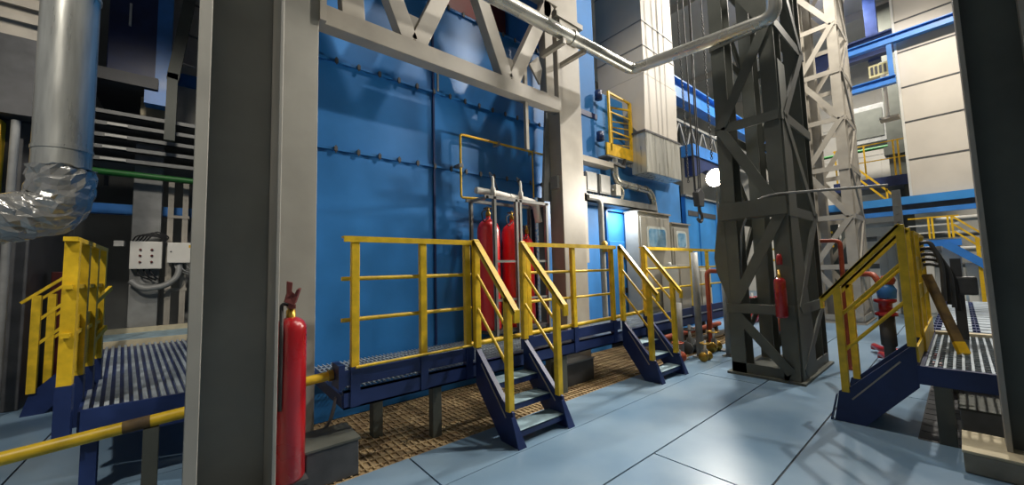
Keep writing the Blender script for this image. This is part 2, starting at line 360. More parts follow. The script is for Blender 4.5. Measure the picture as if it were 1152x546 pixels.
# yellow gas pipe along the walkway edge
pp = thing('gas_pipe', 'yellow pipe running low along the front edge of the blue walkway', 'pipe', (2.9, 3.2, .74))
MB().tube([(.96, 3.10, .775), (2.05, 3.10, .785)], .012, 10).build('thin_run', 'yellow', pp)
MB().tube(rnd([(2.06, 3.19, .775), (4.5, 3.19, .80), (5.3, 3.19, .82), (5.55, 3.3, .86)], .06), .026, 12).build('pipe_run', 'yellow', pp)
pp = thing('gas_pipe', 'thick yellow pipe crossing low behind the nearest column and single extinguisher', 'pipe', (0, 3.2, 0))
MB().tube([(-1.6, 3.29, .53), (.83, 3.27, .71)], .036, 14).build('pipe_run', 'yellow', pp)
MB().tube([(-.33, 3.28, .624), (-.21, 3.279, .633)], .0375, 14).build('rust_patch', 'wood', pp)
MB().tube([(.80, 3.27, .708), (.835, 3.27, .711)], .045, 14).build('end_flange', 'brass', pp)
b = MB(); b.box(-.24, 3.25, 0, -.17, 3.32, .595); b.box(-.27, 3.22, 0, -.14, 3.34, .012); b.build('support_leg', 'tgrey', pp)
b = MB(); b.box(-1.45, 3.25, 0, -1.38, 3.32, .505); b.build('support_leg', 'tgrey', pp)

# dark cable box and small trunk at the walkway's left end
b = thing('floor_box', 'dark blue-grey steel box on the floor behind the single extinguisher', 'box', (.7, 2.95, 0))
MB().box(.60, 3.02, 0, .96, 3.38, .26).build('body', 'dgrey', b, bev=.008); MB().box(.59, 3.01, .26, .97, 3.39, .275).build('lid', 'tgrey', b)
b = thing('floor_box', 'dark steel box on the floor under the walkway between the two stairs', 'box', (3.8, 3.4, 0))
MB().box(3.62, 3.30, 0, 4.15, 3.62, .28).build('body', 'dgrey', b, bev=.008); MB().box(3.61, 3.29, .28, 4.16, 3.63, .295).build('lid', 'mgrey', b)
MB().tube(rnd([(.86, 3.6, .08), (.80, 3.5, .2), (.84, 3.35, .32), (.87, 3.3, .52)], .08), .014, 8).build('cable_loop', 'mgrey', label='grey cable looping up beside the left end of the walkway', cat='cable')

# ------------------------------------------------------------------ fire extinguishers
def extinguisher(label, x, y, z0, r, h, m, nozzle=True, group=None, collar='dgrey'):
    t = thing('fire_extinguisher', label, 'extinguisher', (x, y, z0), group)
    b = MB(); b.lathe((x, y, z0), [(0, 0), (r*.85, 0), (r, .025), (r, h-r*.95), (r*.97, h-r*.62), (r*.83, h-r*.32), (r*.58, h-r*.1), (r*.3, h), (0, h)], 28); b.build('cylinder', m, t)
    MB().lathe((x, y, z0), [(r*.3, h-.01), (r*.3, h+.05), (r*.22, h+.05), (r*.22, h+.10), (0, h+.10)], 14).build('valve', 'brass', t)
    if nozzle:
        lv = MB(); lv.prism([(x-.012, y-.02, z0+h+.085), (x+.012, y-.11, z0+h+.19), (x+.03, y-.11, z0+h+.19), (x+.016, y-.02, z0+h+.085)], (.02, .03, .012)); lv.box(x-.02, y-.06, z0+h+.06, x+.02, y+.05, z0+h+.09); lv.build('lever', 'maroon', t, bev=.003)
        MB().tube(rnd([(x, y, z0+h+.08), (x-.06, y-.02, z0+h+.1), (x-r*.7, y-r*.95, z0+h-.08), (x-r*.7, y-r*.85, z0+h*.45)], .06), .012, 8).build('hose', 'black', t)
    return t
e = extinguisher('single tall red fire extinguisher hung on the nearest grey column', .492, 3.0, .14, .098, 1.08, 'red')
b = MB(); b.box(.387, 2.92, .11, .60, 3.08, .14); b.box(.386, 2.98, .8, .396, 3.02, .9); b.build('bracket', 'dgrey', e)
MB().prism([(.44, 2.925, 1.33), (.50, 2.93, 1.30), (.52, 2.93, 1.36), (.485, 2.93, 1.40), (.49, 2.93, 1.46), (.455, 2.93, 1.47), (.455, 2.93, 1.39)], (0, .03, 0)).build('horn', 'maroon', e, bev=.004)

rk = thing('bottle_rack', 'galvanised steel rack frame holding the red gas bottles on the walkway', 'rack', (3.3, 4.0, .6))
for (x, y) in ((2.90, 3.81), (3.27, 3.81), (3.34, 3.81), (3.84, 3.81), (2.78, 4.17), (3.84, 4.17)):
    b = MB(); b.box(x-.022, y-.02, .6, x+.022, y-.012, 2.46); b.box(x-.022, y-.02, .6, x-.014, y+.022, 2.46); b.build('upright', 'mgrey', rk)
for z in (1.12, 1.62): MB().box(2.88, 3.80, z-.012, 3.86, 3.81, z+.018).build('cross_bar', 'mgrey', rk)
b = MB(); b.box(2.74, 3.79, 2.43, 3.88, 3.81, 2.47); b.box(2.70, 4.15, 2.43, 3.88, 4.18, 2.47); b.box(2.76, 3.79, 2.43, 2.80, 4.18, 2.46); b.box(3.83, 3.79, 2.43, 3.87, 4.18, 2.46); b.build('top_frame', 'mgrey', rk)
MB().box(2.80, 3.81, .70, 3.86, 4.18, .74).build('shelf', 'dgrey', rk)
mf = MB(); mf.tube([(2.74, 3.98, 2.56), (3.10, 3.98, 2.55), (3.30, 3.98, 2.53)], .045, 12); mf.tube([(3.3, 3.98, 2.53), (3.62, 3.98, 2.50)], [.05, .062], 14); mf.tube(rnd([(3.62, 3.98, 2.50), (3.80, 3.98, 2.49), (3.84, 3.96, 2.2)], .1), .055, 12)
mf.build('manifold', 'cabw', rk)
for x in (2.98, 3.47):
    n = MB(); n.lathe((x, 3.93, 2.50), [(0, 0), (.035, 0), (.035, .10), (.02, .13), (.018, .24), (.01, .27), (0, .27)], 12); n.build('relief_valve', 'cabw', rk)
    MB().tube(rnd([(x+.03, 3.95, 2.60), (x-.02, 4.0, 2.86), (x+.10, 4.05, 2.8), (x+.22, 4.1, 2.62)], .1), .006, 6).build('vent_hose', 'black', rk)
for (x, y, zt, lab) in ((2.94, 4.0, 2.18, 'left red gas bottle in the rack on the walkway'), (3.35, 4.0, 2.15, 'right red gas bottle in the rack, second from the left'),
                (3.68, 4.06, 1.98, 'short red gas bottle half hidden at the right end of the rack')):
    t = thing('gas_bottle', lab, 'gas bottle', (x, y, .74), 'red gas bottles in the rack')
    hh = zt-.74; rr = .152 if x < 3.5 else .10
    MB().lathe((x, y, .74), [(0, 0), (rr*.9, 0), (rr, .02), (rr, hh-.16), (rr*.95, hh-.10), (rr*.78, hh-.04), (rr*.45, hh), (.03, hh+.015), (.03, hh+.07), (0, hh+.07)], 28).build('cylinder', 'redb', t)
    MB().lathe((x, y, .74+hh+.05), [(0, 0), (.034, 0), (.034, .05), (.02, .07), (.02, .13), (0, .13)], 12).build('valve', 'brass', t)
    ring = MB()
    ring.tube([(x+.055*math.cos(a*.524), y+.055*math.sin(a*.524), .74+hh+.16) for a in range(13)], .008, 6, False)
    ring.build('guard_ring', 'dgrey', t)
    MB().tube(rnd([(x-.02, y-.03, .74+hh+.14), (x-.14, y-.04, .74+hh+.10), (x-.12, y-.06, .74+hh-.05), (x-.02, y-.05, .74+hh+.03)], .05), .008, 6).build('pigtail_hose', 'black', t)
cp = thing('conduit_pipe', 'thin yellow conduit bent up and across the blue wall above the red bottles', 'pipe', (3, 4.2, 2.46))
MB().tube(rnd([(3.0, 4.16, 2.50), (2.65, 4.2, 2.49), (2.65, 4.2, 3.36), (4.42, 4.2, 3.36)], .04), .016, 10).build('pipe_run', 'amber', cp)
MB().tube([(3.98, 4.2, 3.36), (3.98, 4.2, 2.47)], .011, 8).build('drop_pipe', 'amber', cp)
for x in (3.3, 4.0): MB().box(x-.02, 4.18, 3.33, x+.02, 4.30, 3.39).build('clamp', 'mgrey', cp)
MB().box(2.62, 4.18, 2.9, 2.68, 4.30, 2.95).build('clamp', 'mgrey', cp)
MB().box(3.95, 4.12, .6, 4.135, 4.29, 2.62).build('relay_cabinet', 'dgrey', bev=.008, label='narrow dark grey cabinet against the wall just left of the middle column', cat='cabinet')
MB().box(3.88, 4.06, .6, 3.925, 4.09, 2.60).build('level_gauge', 'gauge', label='thin blue and white mottled gauge strip beside the bottle rack', cat='gauge')

# ------------------------------------------------------------------ kit on the enclosure's end wall
MB().box(5.03, 4.05, 1.6, 5.10, 4.09, 3.10).build('cover_strip', 'lgrey', bev=.003, label='upright pale grey strip just right of the middle column', cat='strip')
for (a, b, c, d, lab) in ((5.16, 5.48, 2.86, 3.22, 'grey junction box on the blue wall, nearest the middle column'), (5.55, 5.88, 2.86, 3.22, 'grey junction box on the blue wall, right of the first one')):
    t = thing('junction_box', lab, 'junction box', ((a+b)/2, 4.2, c), 'junction boxes on the blue wall')
    MB().box(a, 4.10, c, b, 4.22, d).build('body', 'mgrey', t, bev=.008); MB().box(a+.02, 4.088, c+.02, b-.02, 4.10, d-.02).build('lid', 'mgrey', t, bev=.006)
    q = MB(); [q.tube([(a+.06+i*.09, 4.16, c), (a+.06+i*.09, 4.16, c-.08)], .014, 8) for i in range(3)]; q.build('cable_gland', 'black', t)
t = thing('valve_box', 'small pale box on the blue wall right of the junction boxes', 'box', (6.05, 4.1, 2.85))
MB().box(5.98, 4.05, 2.86, 6.14, 4.17, 3.08).build('body', 'cabw', t, bev=.008); MB().tube([(5.9, 4.11, 2.97), (5.98, 4.11, 2.97)], .03, 10).build('stub', 'mgrey', t); MB().box(6.02, 4.17, 2.92, 6.10, 4.29, 3.0).build('mount', 'mgrey', t)
ct = thing('cable_tray', 'long grey cable tray under the junction boxes on the blue wall', 'cable tray', (6.2, 4.15, 2.6))
b = MB(); b.box(4.95, 4.05, 2.66, 7.45, 4.07, 2.80); b.box(4.95, 4.05, 2.66, 7.45, 4.28, 2.68); b.build('channel', 'mgrey', ct)
b = MB(); b.tube(rnd([(5.46, 4.04, 2.72), (5.46, 4.04, 1.75), (5.46, 4.04, .61)], .05), .05, 12); b.tube(rnd([(5.1, 4.04, 2.73), (5.46, 4.04, 2.73), (5.46, 4.04, 2.4)], .15), .05, 12); b.build('drop_duct', 'mgrey', ct)
MB().lathe((5.46, 4.0, 1.78), [(0, 0), (.06, 0), (.06, .16), (.03, .2), (0, .2)], 12).build('brass_valve', 'brass', ct)
up = MB(); up.box(5.0, 4.02, 3.36, 5.90, 4.22, 3.46); up.build('cable_shelf', 'lgrey', bev=.004, label='pale grey cable shelf on the blue wall below the yellow ladder', cat='shelf')
for k in range(4):
    z = 3.40+.02*k
    MB().tube(rnd([(5.78, 4.06+.03*k, 3.48), (6.05, 4.05, z+.04), (6.30, 4.04+.02*k, z+.02), (6.34, 4.06, z+.16)], .12), .020, 8).build('cable', 'black', label='black cable looping off the right end of the pale cable shelf', cat='cable', group='cables on the cable shelf')
MB().tube(rnd([(4.80, 4.16, 3.98), (4.98, 4.16, 4.0), (5.04, 4.12, 3.85), (5.0, 4.12, 3.46)], .1), .035, 10).build('cable', 'black', label='thick black cable curving down the tall blue riser beside the middle column', cat='cable')
ip = thing('insulated_pipe', 'silver insulated pipe bending around above the open door', 'pipe', (6.8, 4.1, 2.6))
MB().tube(rnd([(6.05, 4.12, 3.58), (6.05, 4.12, 3.14), (7.36, 4.12, 3.10), (7.46, 4.12, 2.6)], .22, 6), .072, 14).build('pipe_run', 'silver2', ip)
MB().tube(rnd([(6.22, 4.14, 2.72), (6.35, 4.14, 2.98), (6.22, 4.14, 3.1)], .08), .035, 10).build('branch', 'silver2', ip)
for x in (6.4, 6.75, 7.1): MB().tube([(x, 4.12, 3.12), (x+.03, 4.12, 3.12)], .078, 14).build('band', 'mgrey', ip)
ld = thing('wall_ladder', 'yellow caged ladder landing high on the blue wall beside the white duct', 'ladder', (6.3, 4.2, 3.7))
def yb(p, q, w=.03, n='rail'): return MB().bar(p, q, w, w).build(n, 'amber', ld)
yb((5.94, 4.10, 3.72), (5.94, 4.10, 4.90), .04, 'stile'); yb((6.66, 4.10, 3.76), (6.66, 4.10, 4.84), .055, 'stile'); yb((6.22, 4.26, 3.76), (6.22, 4.26, 4.72), .04, 'stile')
yb((5.92, 4.10, 4.88), (6.68, 4.10, 4.84), .035, 'top_rail'); yb((6.20, 4.26, 4.70), (6.64, 4.12, 4.70), .03, 'top_rail')
for z in (4.12, 4.50): yb((5.94, 4.10, z), (6.66, 4.10, z), .022, 'rung')
for z in (3.95, 4.08, 4.3, 4.42): yb((6.22, 4.26, z), (6.64, 4.14, z), .018, 'rung')
MB().box(5.80, 4.08, 3.62, 6.70, 4.11, 3.86).build('toe_board', 'amber', ld); MB().box(5.80, 4.08, 3.60, 6.70, 4.29, 3.63).build('landing', 'mgrey', ld)
for z in (3.95, 4.75):
    h = MB(); h.lathe((5.74, 4.18, z), [(0, -.05), (.07, -.05), (.07, .12), (0, .12)], 12, 'z'); h.build('riser_hinge', 'dblue', label='dark blue hinge on the tall blue riser, %s' % ('level with the ladder landing' if z < 4 else 'level with the ladder top'), cat='hinge', group='hinges on the blue riser')
def wincab(label, x0, x1, z0, z1, y0, wx0, wx1, wz0, wz1):
    t = thing('control_cabinet', label, 'cabinet', ((x0+x1)/2, y0+.15, z0), 'window cabinets')
    MB().box(x0, y0, z0, x1, 4.25, z1).build('body', 'cab', t, bev=.015)
    d = MB().box(x0+.06, y0-.02, z0+.1, x1-.06, y0, z1-.08).build('door', 'cab', t, bev=.012)
    def rr(a, b, c, dd, r, y, n=5):
        P = []
        for cx, cz, s in ((b-r, dd-r, 0), (a+r, dd-r, 1), (a+r, c+r, 2), (b-r, c+r, 3)):
            for k in range(n+1):
                an = math.pi/2*(s+k/n); P.append((cx+r*math.cos(an), y, cz+r*math.sin(an)))
        return P
    MB().prism(rr(wx0-.05, wx1+.05, wz0-.05, wz1+.05, .09, y0-.035), (0, .02, 0)).build('window_gasket', 'gasket', d)
    MB().prism(rr(wx0, wx1, wz0, wz1, .06, y0-.042), (0, .02, 0)).build('window', 'glass', d)
    MB().lathe((x1-.16, y0-.05, z0+.75*(z1-z0)-.55), [(0, 0), (.05, 0), (.05, .04), (0, .04)], 12, 'y').build('latch', 'gasket', d)
    MB().box(x0-.02, y0-.03, z1, x1+.02, 4.25, z1+.03).build('hood', 'lgrey', t)
wincab('large grey cabinet with a rounded glass window right of the open door', 6.50, 7.74, .6, 2.58, 3.95, 6.82, 7.46, 1.90, 2.26)
wincab('small grey cabinet with a narrow window at the far end of the blue wall', 7.80, 8.62, .6, 2.42, 3.95, 8.0, 8.36, 1.92, 2.22)
for (x0, x1, z0, z1, lab) in ((7.1, 7.75, .60, 1.52, 'beige box standing before the window cabinets'),(8.0, 8.55, .60, 1.45, 'off-white box standing at the far end of the walkway')):
    t = thing('equipment_box', lab, 'box', ((x0+x1)/2, 3.7, z0)); MB().box(x0, 3.5, z0, x1, 3.85, z1).build('body', 'cab' if x0 < 8 else 'cabw', t, bev=.01); MB().box(x0+.04, 3.485, z0+.06, x1-.04, 3.5, z1-.06).build('lid', 'cab' if x0 < 8 else 'cabw', t, bev=.006); MB().box(x1-.12, 3.47, (z0+z1)/2, x1-.08, 3.485, (z0+z1)/2+.1).build('latch', 'black', t)

# white air duct
du = thing('air_duct', 'big off-white air duct narrowing to a silver box over the end wall', 'duct', (7.4, 4, 3.3))
MB().box(6.80, 3.82, 5.42, 8.10, 4.95, 10.5).build('upper_trunk', 'white', du, bev=.01)
w = MB(); w.prism([(6.72, 3.82, 4.20), (6.72, 3.96, 4.20), (6.80, 4.95, 5.42), (6.80, 3.82, 5.42)], (1.33, 0, 0)); w.build('tapered_neck', 'white', du)
b = MB()
for z in (6.02, 6.55, 7.6): b.box(6.79, 3.81, z, 8.11, 4.96, z+.02)
b.build('joint_seam', 'mgrey', du)
MB().box(6.66, 3.78, 3.36, 8.06, 4.12, 4.18).build('outlet_box', 'silver', du, bev=.012)
MB().box(6.64, 3.77, 4.17, 8.08, 4.14, 4.21).build('outlet_collar', 'dgrey', du)
b = MB(); b.box(7.5, 4.12, 3.50, 8.6, 4.25, 3.62); b.build('mounting_lip', 'cabw', du)

# overhead pipe
op = thing('overhead_pipe', 'long silver overhead pipe bending across in front of the duct to the mast', 'pipe', (4, 2.5, 4.5))
MB().tube(rnd([(1.0, 3.3, 4.70), (5.5, 3.3, 4.82), (5.52, 1.28, 4.62), (5.52, 1.22, 9.3)], .16, 6), .088, 20).build('pipe_run', 'silver2', op)
b = MB(); b.tube([(3.95, 3.3, 4.782), (4.02, 3.3, 4.784)], .104, 20); b.build('joint_collar', 'silver2', op)
MB().box(4.2, 3.28, 4.64, 4.26, 3.75, 4.70).build('bracket', 'lgrey', op)
MB().box(3.74, 3.26, 4.60, 3.80, 3.70, 4.68).build('bracket', 'lgrey', op)

# ------------------------------------------------------------------ lattice masts
def mast(name, label, xa, xb, ya, yb_, H, m, fw, fd, zn, zstart, ph=0, lac=.09):
    t = thing(name, label, 'lattice mast', ((xa+xb)/2, (ya+yb_)/2, 0))
    xs = (xa+fd/2, xb-fd/2); ys = (ya+fw/2, yb_-fw/2)
    for x in xs:
        for y in ys:
            MB().ibeam((x, y, 0), (x, y, H), fw, fd, .02, .014, (1, 0, 0)).build('leg', m, t, bev=.002)
    z = zstart; k = ph
    while z < H-.2:
        z2 = z+zn
        for x in (xa-.010, xb+.010):
            MB().box(x-.010, ya+.01, z-lac/2, x+.010, yb_-.01, z+lac/2).build('strut', m, t)
            if z2 < H:
                a, b = ((ya+fw*.35, z), (yb_-fw*.35, z2)) if k % 2 == 0 else ((yb_-fw*.35, z), (ya+fw*.35, z2))
                MB().bar((x*1.0+(.012 if x > xa else -.012), a[0], a[1]), (x+(.012 if x > xa else -.012), b[0], b[1]), lac, .014, (1, 0, 0)).build('lacing', m, t)
        for y in (ya-.010, yb_+.010):
            MB().box(xa+.01, y-.010, z-lac/2, xb-.01, y+.010, z+lac/2).build('strut', m, t)
            if z2 < H:
                a, b = ((xs[0], z), (xs[1], z2)) if k % 2 else ((xs[1], z), (xs[0], z2))
                MB().bar((a[0], y, a[1]), (b[0], y, b[1]), lac, .035, (0, 1, 0)).build('lacing', m, t)
        z = z2; k += 1
    b = MB(); b.box(xa-.05, ya-.05, 0, xb+.05, yb_+.05, .03); b.build('base_plate', m, t)
    b = MB(); b.box(xa, ya, .03, xa+.02, yb_, .16); b.box(xa, ya, .03, xb, ya+.02, .16); b.build('base_channel', m, t)
    return t
t1 = mast('lattice_mast', 'dark grey lattice mast standing on the floor in the aisle, with a red extinguisher', 5.72, 7.2, 1.36, 2.14, 9.5, 'tgrey', .18, .30, 1.27, .90, ph=1, lac=.13)
MB().bar((5.698, 2.07, .86), (5.698, 1.45, .12), .12, .014, (1, 0, 0)).build('lacing', 'tgrey', t1); MB().bar((7.222, 2.07, .12), (7.222, 1.45, .86), .12, .014, (1, 0, 0)).build('lacing', 'tgrey', t1)
for y in (1.35, 2.15): MB().bar((5.87, y, .12), (7.05, y, .86), .12, .02, (0, 1, 0)).build('lacing', 'tgrey', t1)
MB().box(5.675, 1.36, 2.13, 5.70, 2.14, 2.36).build('tie_plate', 'tgrey', t1); MB().box(5.675, 1.36, .84, 5.70, 2.14, .96).build('tie_plate', 'tgrey', t1)
MB().prism([(5.76, 1.345, 0), (6.42, 1.345, 0), (6.42, 1.345, .5), (6.12, 1.345, 2.0), (6.06, 1.345, 4.2), (5.76, 1.345, 4.2)], (0, .02, 0)).build('side_plate', 'tgrey', t1)
MB().prism([(5.715, 2.10, .9), (5.715, 2.26, 1.4), (5.715, 2.28, 1.6), (5.715, 2.12, 2.7)], (.02, 0, 0)).build('gusset_plate', 'tgrey', t1)
MB().prism([(5.7, 1.5, .0), (5.7, 1.36, 0), (5.7, 1.36, .35)], (.015, 0, 0)).build('gusset_plate', 'tgrey', t1)
mast('lattice_mast', 'tall pale grey lattice mast brightly lit, behind and right of the dark mast', 12, 13.5, 1.55, 2.46, 10.6, 'lgrey', .2, .30, 1.22, .15, lac=.12)
extinguisher('red fire extinguisher hung on the dark lattice mast', 5.60, 1.475, .82, .065, .50, 'red', False)
b = MB(); b.lathe((5.655, 1.475, 1.50), [(0, -.02), (.03, -.02), (.035, .06), (.02, .12), (0, .12)], 10); b.build('lamp_housing', 'red', label='small red beacon above the extinguisher on the dark mast', cat='beacon')
MB().tube(rnd([(5.85, 2.0, 1.3), (5.72, 1.9, 2.0), (5.69, 1.70, 2.35), (5.69, 1.5, 2.40), (5.9, .46, 2.34)], .15), .016, 8).build('air_line', 'mgrey', label='thin grey line crossing from the dark mast to the perforated post', cat='hose')

# crane tackle and floodlight
ck = thing('crane_hook', 'crane hook block hanging on wire ropes left of the bright floodlight', 'crane hook', (7.93, 3.4, 2.4))
for dx, dy in ((-.10, 0), (-.03, .05), (.05, -.04), (.12, .03)): MB().tube([(7.93+dx, 3.4+dy, 3.0), (7.97+dx*2.2, 3.4+dy, 9.9)], .013, 6).build('wire_rope', 'dgrey', ck)
MB().prism([(7.82, 3.33, 2.72), (8.04, 3.33, 2.72), (8.08, 3.33, 3.0), (7.93, 3.33, 3.10), (7.78, 3.33, 3.0)], (0, .12, 0)).build('block', 'dgrey', ck, bev=.01)
MB().tube(rnd([(7.93, 3.39, 2.74), (7.93, 3.39, 2.62), (8.03, 3.39, 2.56), (8.02, 3.39, 2.43), (7.92, 3.39, 2.39), (7.83, 3.39, 2.46)], .06), .032, 10).build('hook', 'dgrey', ck)
def chain(label, x, y, z0, z1, big=.05):
    m_ = MB(); z = z0; k = 0
    while z < min(z1, z0+3.4):
        a = big*.32; d = Vector((a, 0, 0)) if k % 2 else Vector((0, a, 0))
        c0 = Vector((x, y, z)); u = Vector((0, 0, big*.55))
        pts = [c0+u+d*.0, c0+u*.6+d, c0-u*.6+d, c0-u, c0-u*.6-d, c0+u*.6-d, c0+u]
        m_.tube(pts, big*.14, 5, False); z += big*.86; k += 1
    m_.tube([(x, y, z), (x, y, z1)], big*.2, 6)
    return m_.build('lifting_chain', 'dgrey', label=label, cat='chain', group='hanging chains')
chain('hanging steel chain just left of the crane hook block', 7.53, 3.4, 3.2, 9.9)
chain('hanging steel chain between the hook block and the floodlight', 8.75, 3.4, 3.9, 9.9, .06)
fl_ = thing('floodlight', 'bright glowing floodlight on a thin pole left of the dark mast', 'floodlight', (7.05, 2.70, 0))
MB().tube([(7.10, 2.72, 0), (7.10, 2.72, 3.10)], .016, 8).build('pole', 'mgrey', fl_)
MB().box(7.0, 2.62, 0, 7.2, 2.82, .02).build('foot', 'mgrey', fl_)
MB().lathe((6.99, 2.68, 3.05), [(0, .10), (.09, .09), (.165, .02), (.17, 0), (.165, -.005)], 20, 'x').build('housing', 'dgrey', fl_)
MB().lathe((6.985, 2.68, 3.05), [(0, -.02), (.09, -.015), (.15, -.004), (.155, 0)], 20, 'x').build('lens', 'lamp', fl_)

# light blue unit further along and blue crane girder
u = thing('filter_unit', 'light blue machine casing with a dark slot, beyond the blue enclosure', 'casing', (11, 5.4, 0))
b = MB(); b.box(9.5, 4.4, 0, 12.6, 6.4, 3.28); b.build('casing', 'blue2', u, bev=.02)
b = MB(); b.box(9.62, 4.39, 2.80, 11.9, 4.40, 2.93); b.build('slot', 'dgrey', u)
b = MB(); [b.box(x, 4.375, .4, x+.05, 4.4, 3.2) for x in (10.2, 11.3, 12.3)]; b.build('rib', 'blue2', u)
b = MB(); b.box(9.46, 4.36, 3.28, 12.64, 6.44, 3.33); b.build('top_flange', 'mgrey', u)
gd = thing('crane_girder', 'blue crane runway girder high up behind the hanging wire ropes', 'girder', (18, 6.2, 7))
MB().ibeam((10.5, 6.2, 7.9), (23.8, 6.2, 7.9), .4, .75, .05, .03, (0, 0, 1)).build('beam', 'bblue', gd)
MB().box(10.5, 6.1, 8.28, 23.8, 6.3, 8.36).build('crane_rail', 'dgrey', gd)
lt = thing('roof_lattice_girder', 'dark grey lattice girder below the blue crane girder', 'girder', (18, 6.4, 5.9))
MB().box(11, 6.35, 6.9, 23.8, 6.47, 7.0).build('top_chord', 'mgrey', lt); MB().box(11, 6.35, 5.9, 23.8, 6.47, 6.0).build('bottom_chord', 'mgrey', lt)
for k in range(12):
    x = 11.2+k*1.0; MB().bar((x, 6.41, 5.95), (x+.5, 6.41, 6.95), .07, .05, (0, 1, 0)).build('lacing', 'mgrey', lt); MB().bar((x+.5, 6.41, 6.95), (x+1, 6.41, 5.95), .07, .05, (0, 1, 0)).build('lacing', 'mgrey', lt)
b = thing('crane_carriage', 'dark blue crane end carriage with an arched underside above the floodlight', 'crane', (15, 6, 4.6))
pts = [(13.6, 5.9, 5.5), (13.6, 5.9, 4.75)]+[(13.8+.24*k, 5.9, 4.75+.38*math.sin(math.pi*k/10)) for k in range(11)]+[(16.6, 5.9, 4.75), (16.6, 5.9, 5.5)]
MB().prism(pts, (0, .35, 0)).build('frame', 'dblue', b); MB().box(13.5, 5.85, 5.48, 16.7, 6.3, 5.9).build('top_beam', 'bblue', b)
t = thing('pulley_block', 'orange pulley block with chain beside the white duct', 'pulley', (8.95, 4.6, 4.6))
MB().lathe((9.3, 4.75, 5.75), [(0, -.1), (.16, -.1), (.19, 0), (.16, .1), (0, .1)], 14, 'y').build('sheave', 'amber', t); q = MB(); q.tube([(9.3, 4.75, 5.9), (9.3, 4.75, 9.9)], .012, 6); q.build('rope', 'dgrey', t); MB().box(9.2, 4.7, 5.2, 9.42, 4.82, 5.6).build('frame', 'amber', t, bev=.02)
MB().tube([(9.25, 4.75, 4.7), (9.25, 4.75, 5.25)], .07, 10).build('hook_body', 'amber', t)

# ------------------------------------------------------------------ right-hand walkway
rw = thing('raised_walkway', 'dark blue raised walkway on the right side of the aisle', 'walkway', (5.8, -.5, 0))
deck_bars(4.72, 6.82, -1.6, .26, .60, 'x', .05, .03, .016).build('grating', 'grate', rw)
e = MB(); e.box(4.65, -1.6, .46, 4.70, .26, .61); e.box(4.65, .26, .46, 6.9, .30, .61); e.build('edge_beam', 'dblue', rw)
e = MB(); e.box(4.70, .285, .63, 6.9, .30, .76) ; e.box(5.35, .27, .62, 6.9, .285, .80); e.build('toe_board', 'yellow', rw)
for x, y in ((4.68, .17), (6.5, .17), (6.5, -1.2)): MB().box(x-.03, y-.05, 0, x+.05, y+.05, .46).build('support_leg', 'tgrey', rw, bev=.004)
MB().box(6.82, -1.6, .56, 6.95, .26, .63).build('edge_angle', 'concl', rw)
r2 = thing('raised_walkway', 'further walkway deck with a dark grid beyond the pale edge angle on the right', 'walkway', (9, -.5, 0))
g = deck_bars(7.0, 12.0, -1.6, .30, .62, 'y', .30, .03, .10); g.box(7, -1.6, .58, 12, .30, .60); g.build('deck', ['dblue'], r2)
g = MB()
for i in range(16):
    for j in range(6): g.box(7.05+i*.31, -1.58+j*.31, .60, 7.30+i*.31, -1.33+j*.31, .626)
g.build('deck_plates', 'grate', r2)
for x in (7.2, 11.6):
    for y in (.1, -1.4): MB().box(x-.05, y-.05, 0, x+.05, y+.05, .58).build('support_leg', 'tgrey', r2)
stair('dark blue stairs with yellow rails on the right side of the aisle', 4.70, 5.30, .30, .88)
rt = thing('handrail', 'yellow handrail running away along the right-hand walkway beside its stairs', 'handrail', (6.5, .30, .6), 'walkway handrails')
for x in (5.36, 6.0, 6.8): post(rt, x, .30, .76, 1.78)
b = MB(); b.box(5.33, .27, 1.765, 6.85, .33, 1.782); b.build('top_rail', 'yellow', rt)
for z in (1.2, 1.48): MB().box(5.33, .285, z-.09, 6.85, .30, z+.05).build('mid_rail', 'yellow', rt)
pp = MB(); pp.box(6.98, .44, 0, 7.06, .52, 2.42)
for k in range(20): pp.box(6.972, .465, .3+k*.1, 6.98, .495, .35+k*.1)
pp.build('perforated_post', 'mgrey', label='grey perforated upright post behind the right-hand stair rail', cat='post')
t = thing('timber_plank', 'brown plank with a yellow end leaning on the right-hand walkway rail', 'plank', (5.6, .15, .6))
MB().bar((5.75, .235, 1.34), (5.45, .07, .72), .07, .035).build('board', 'wood', t); MB().bar((5.45, .07, .72), (5.40, .042, .625), .075, .04).build('painted_end', 'amber', t)
for k in range(5):
    x = 6.05+.11*k
    MB().tube(rnd([(x, .33, 1.30-.06*k), (x, .31, 1.66-.05*k), (x, .20-.02*k, 1.70-.07*k), (x+.01, .13-.025*k, 1.45-.05*k), (x+.02, .14-.03*k, 1.05-.04*k)], .10), .020, 7).build('hose', 'black' if k % 2 else 'dgrey', label='dark hose draped over the right-hand walkway rail', cat='hose', group='hoses on the right-hand rail')
t = thing('hose_stand', 'dark green valve stand on the right-hand walkway behind the hoses', 'stand', (6.5, .05, .6))
MB().box(6.45, 0, .61, 6.53, .08, 1.5).build('post', 'dgrey', t); MB().box(6.40, -.1, 1.1, 6.56, .16, 1.3).build('body', 'dgrey', t, bev=.02)

t = thing('service_box', 'low grey box in the dark under the right-hand walkway', 'box', (5.3, -.1, 0))
MB().box(5.0, -.25, .008, 5.5, .1, .22).build('body', 'mgrey', t, bev=.01); MB().box(4.99, -.26, .22, 5.51, .11, .235).build('lid', 'tgrey', t)
t = thing('service_pipe', 'pale pipe running under the right-hand walkway', 'pipe', (6, -.6, 0))
MB().tube([(4.8, -.5, .2), (6.8, -.5, .2)], .05, 10).build('pipe_run', 'mgrey', t)
for x in (5.0, 6.6): MB().box(x-.03, -.54, .008, x+.03, -.46, .2).build('saddle', 'dgrey', t)
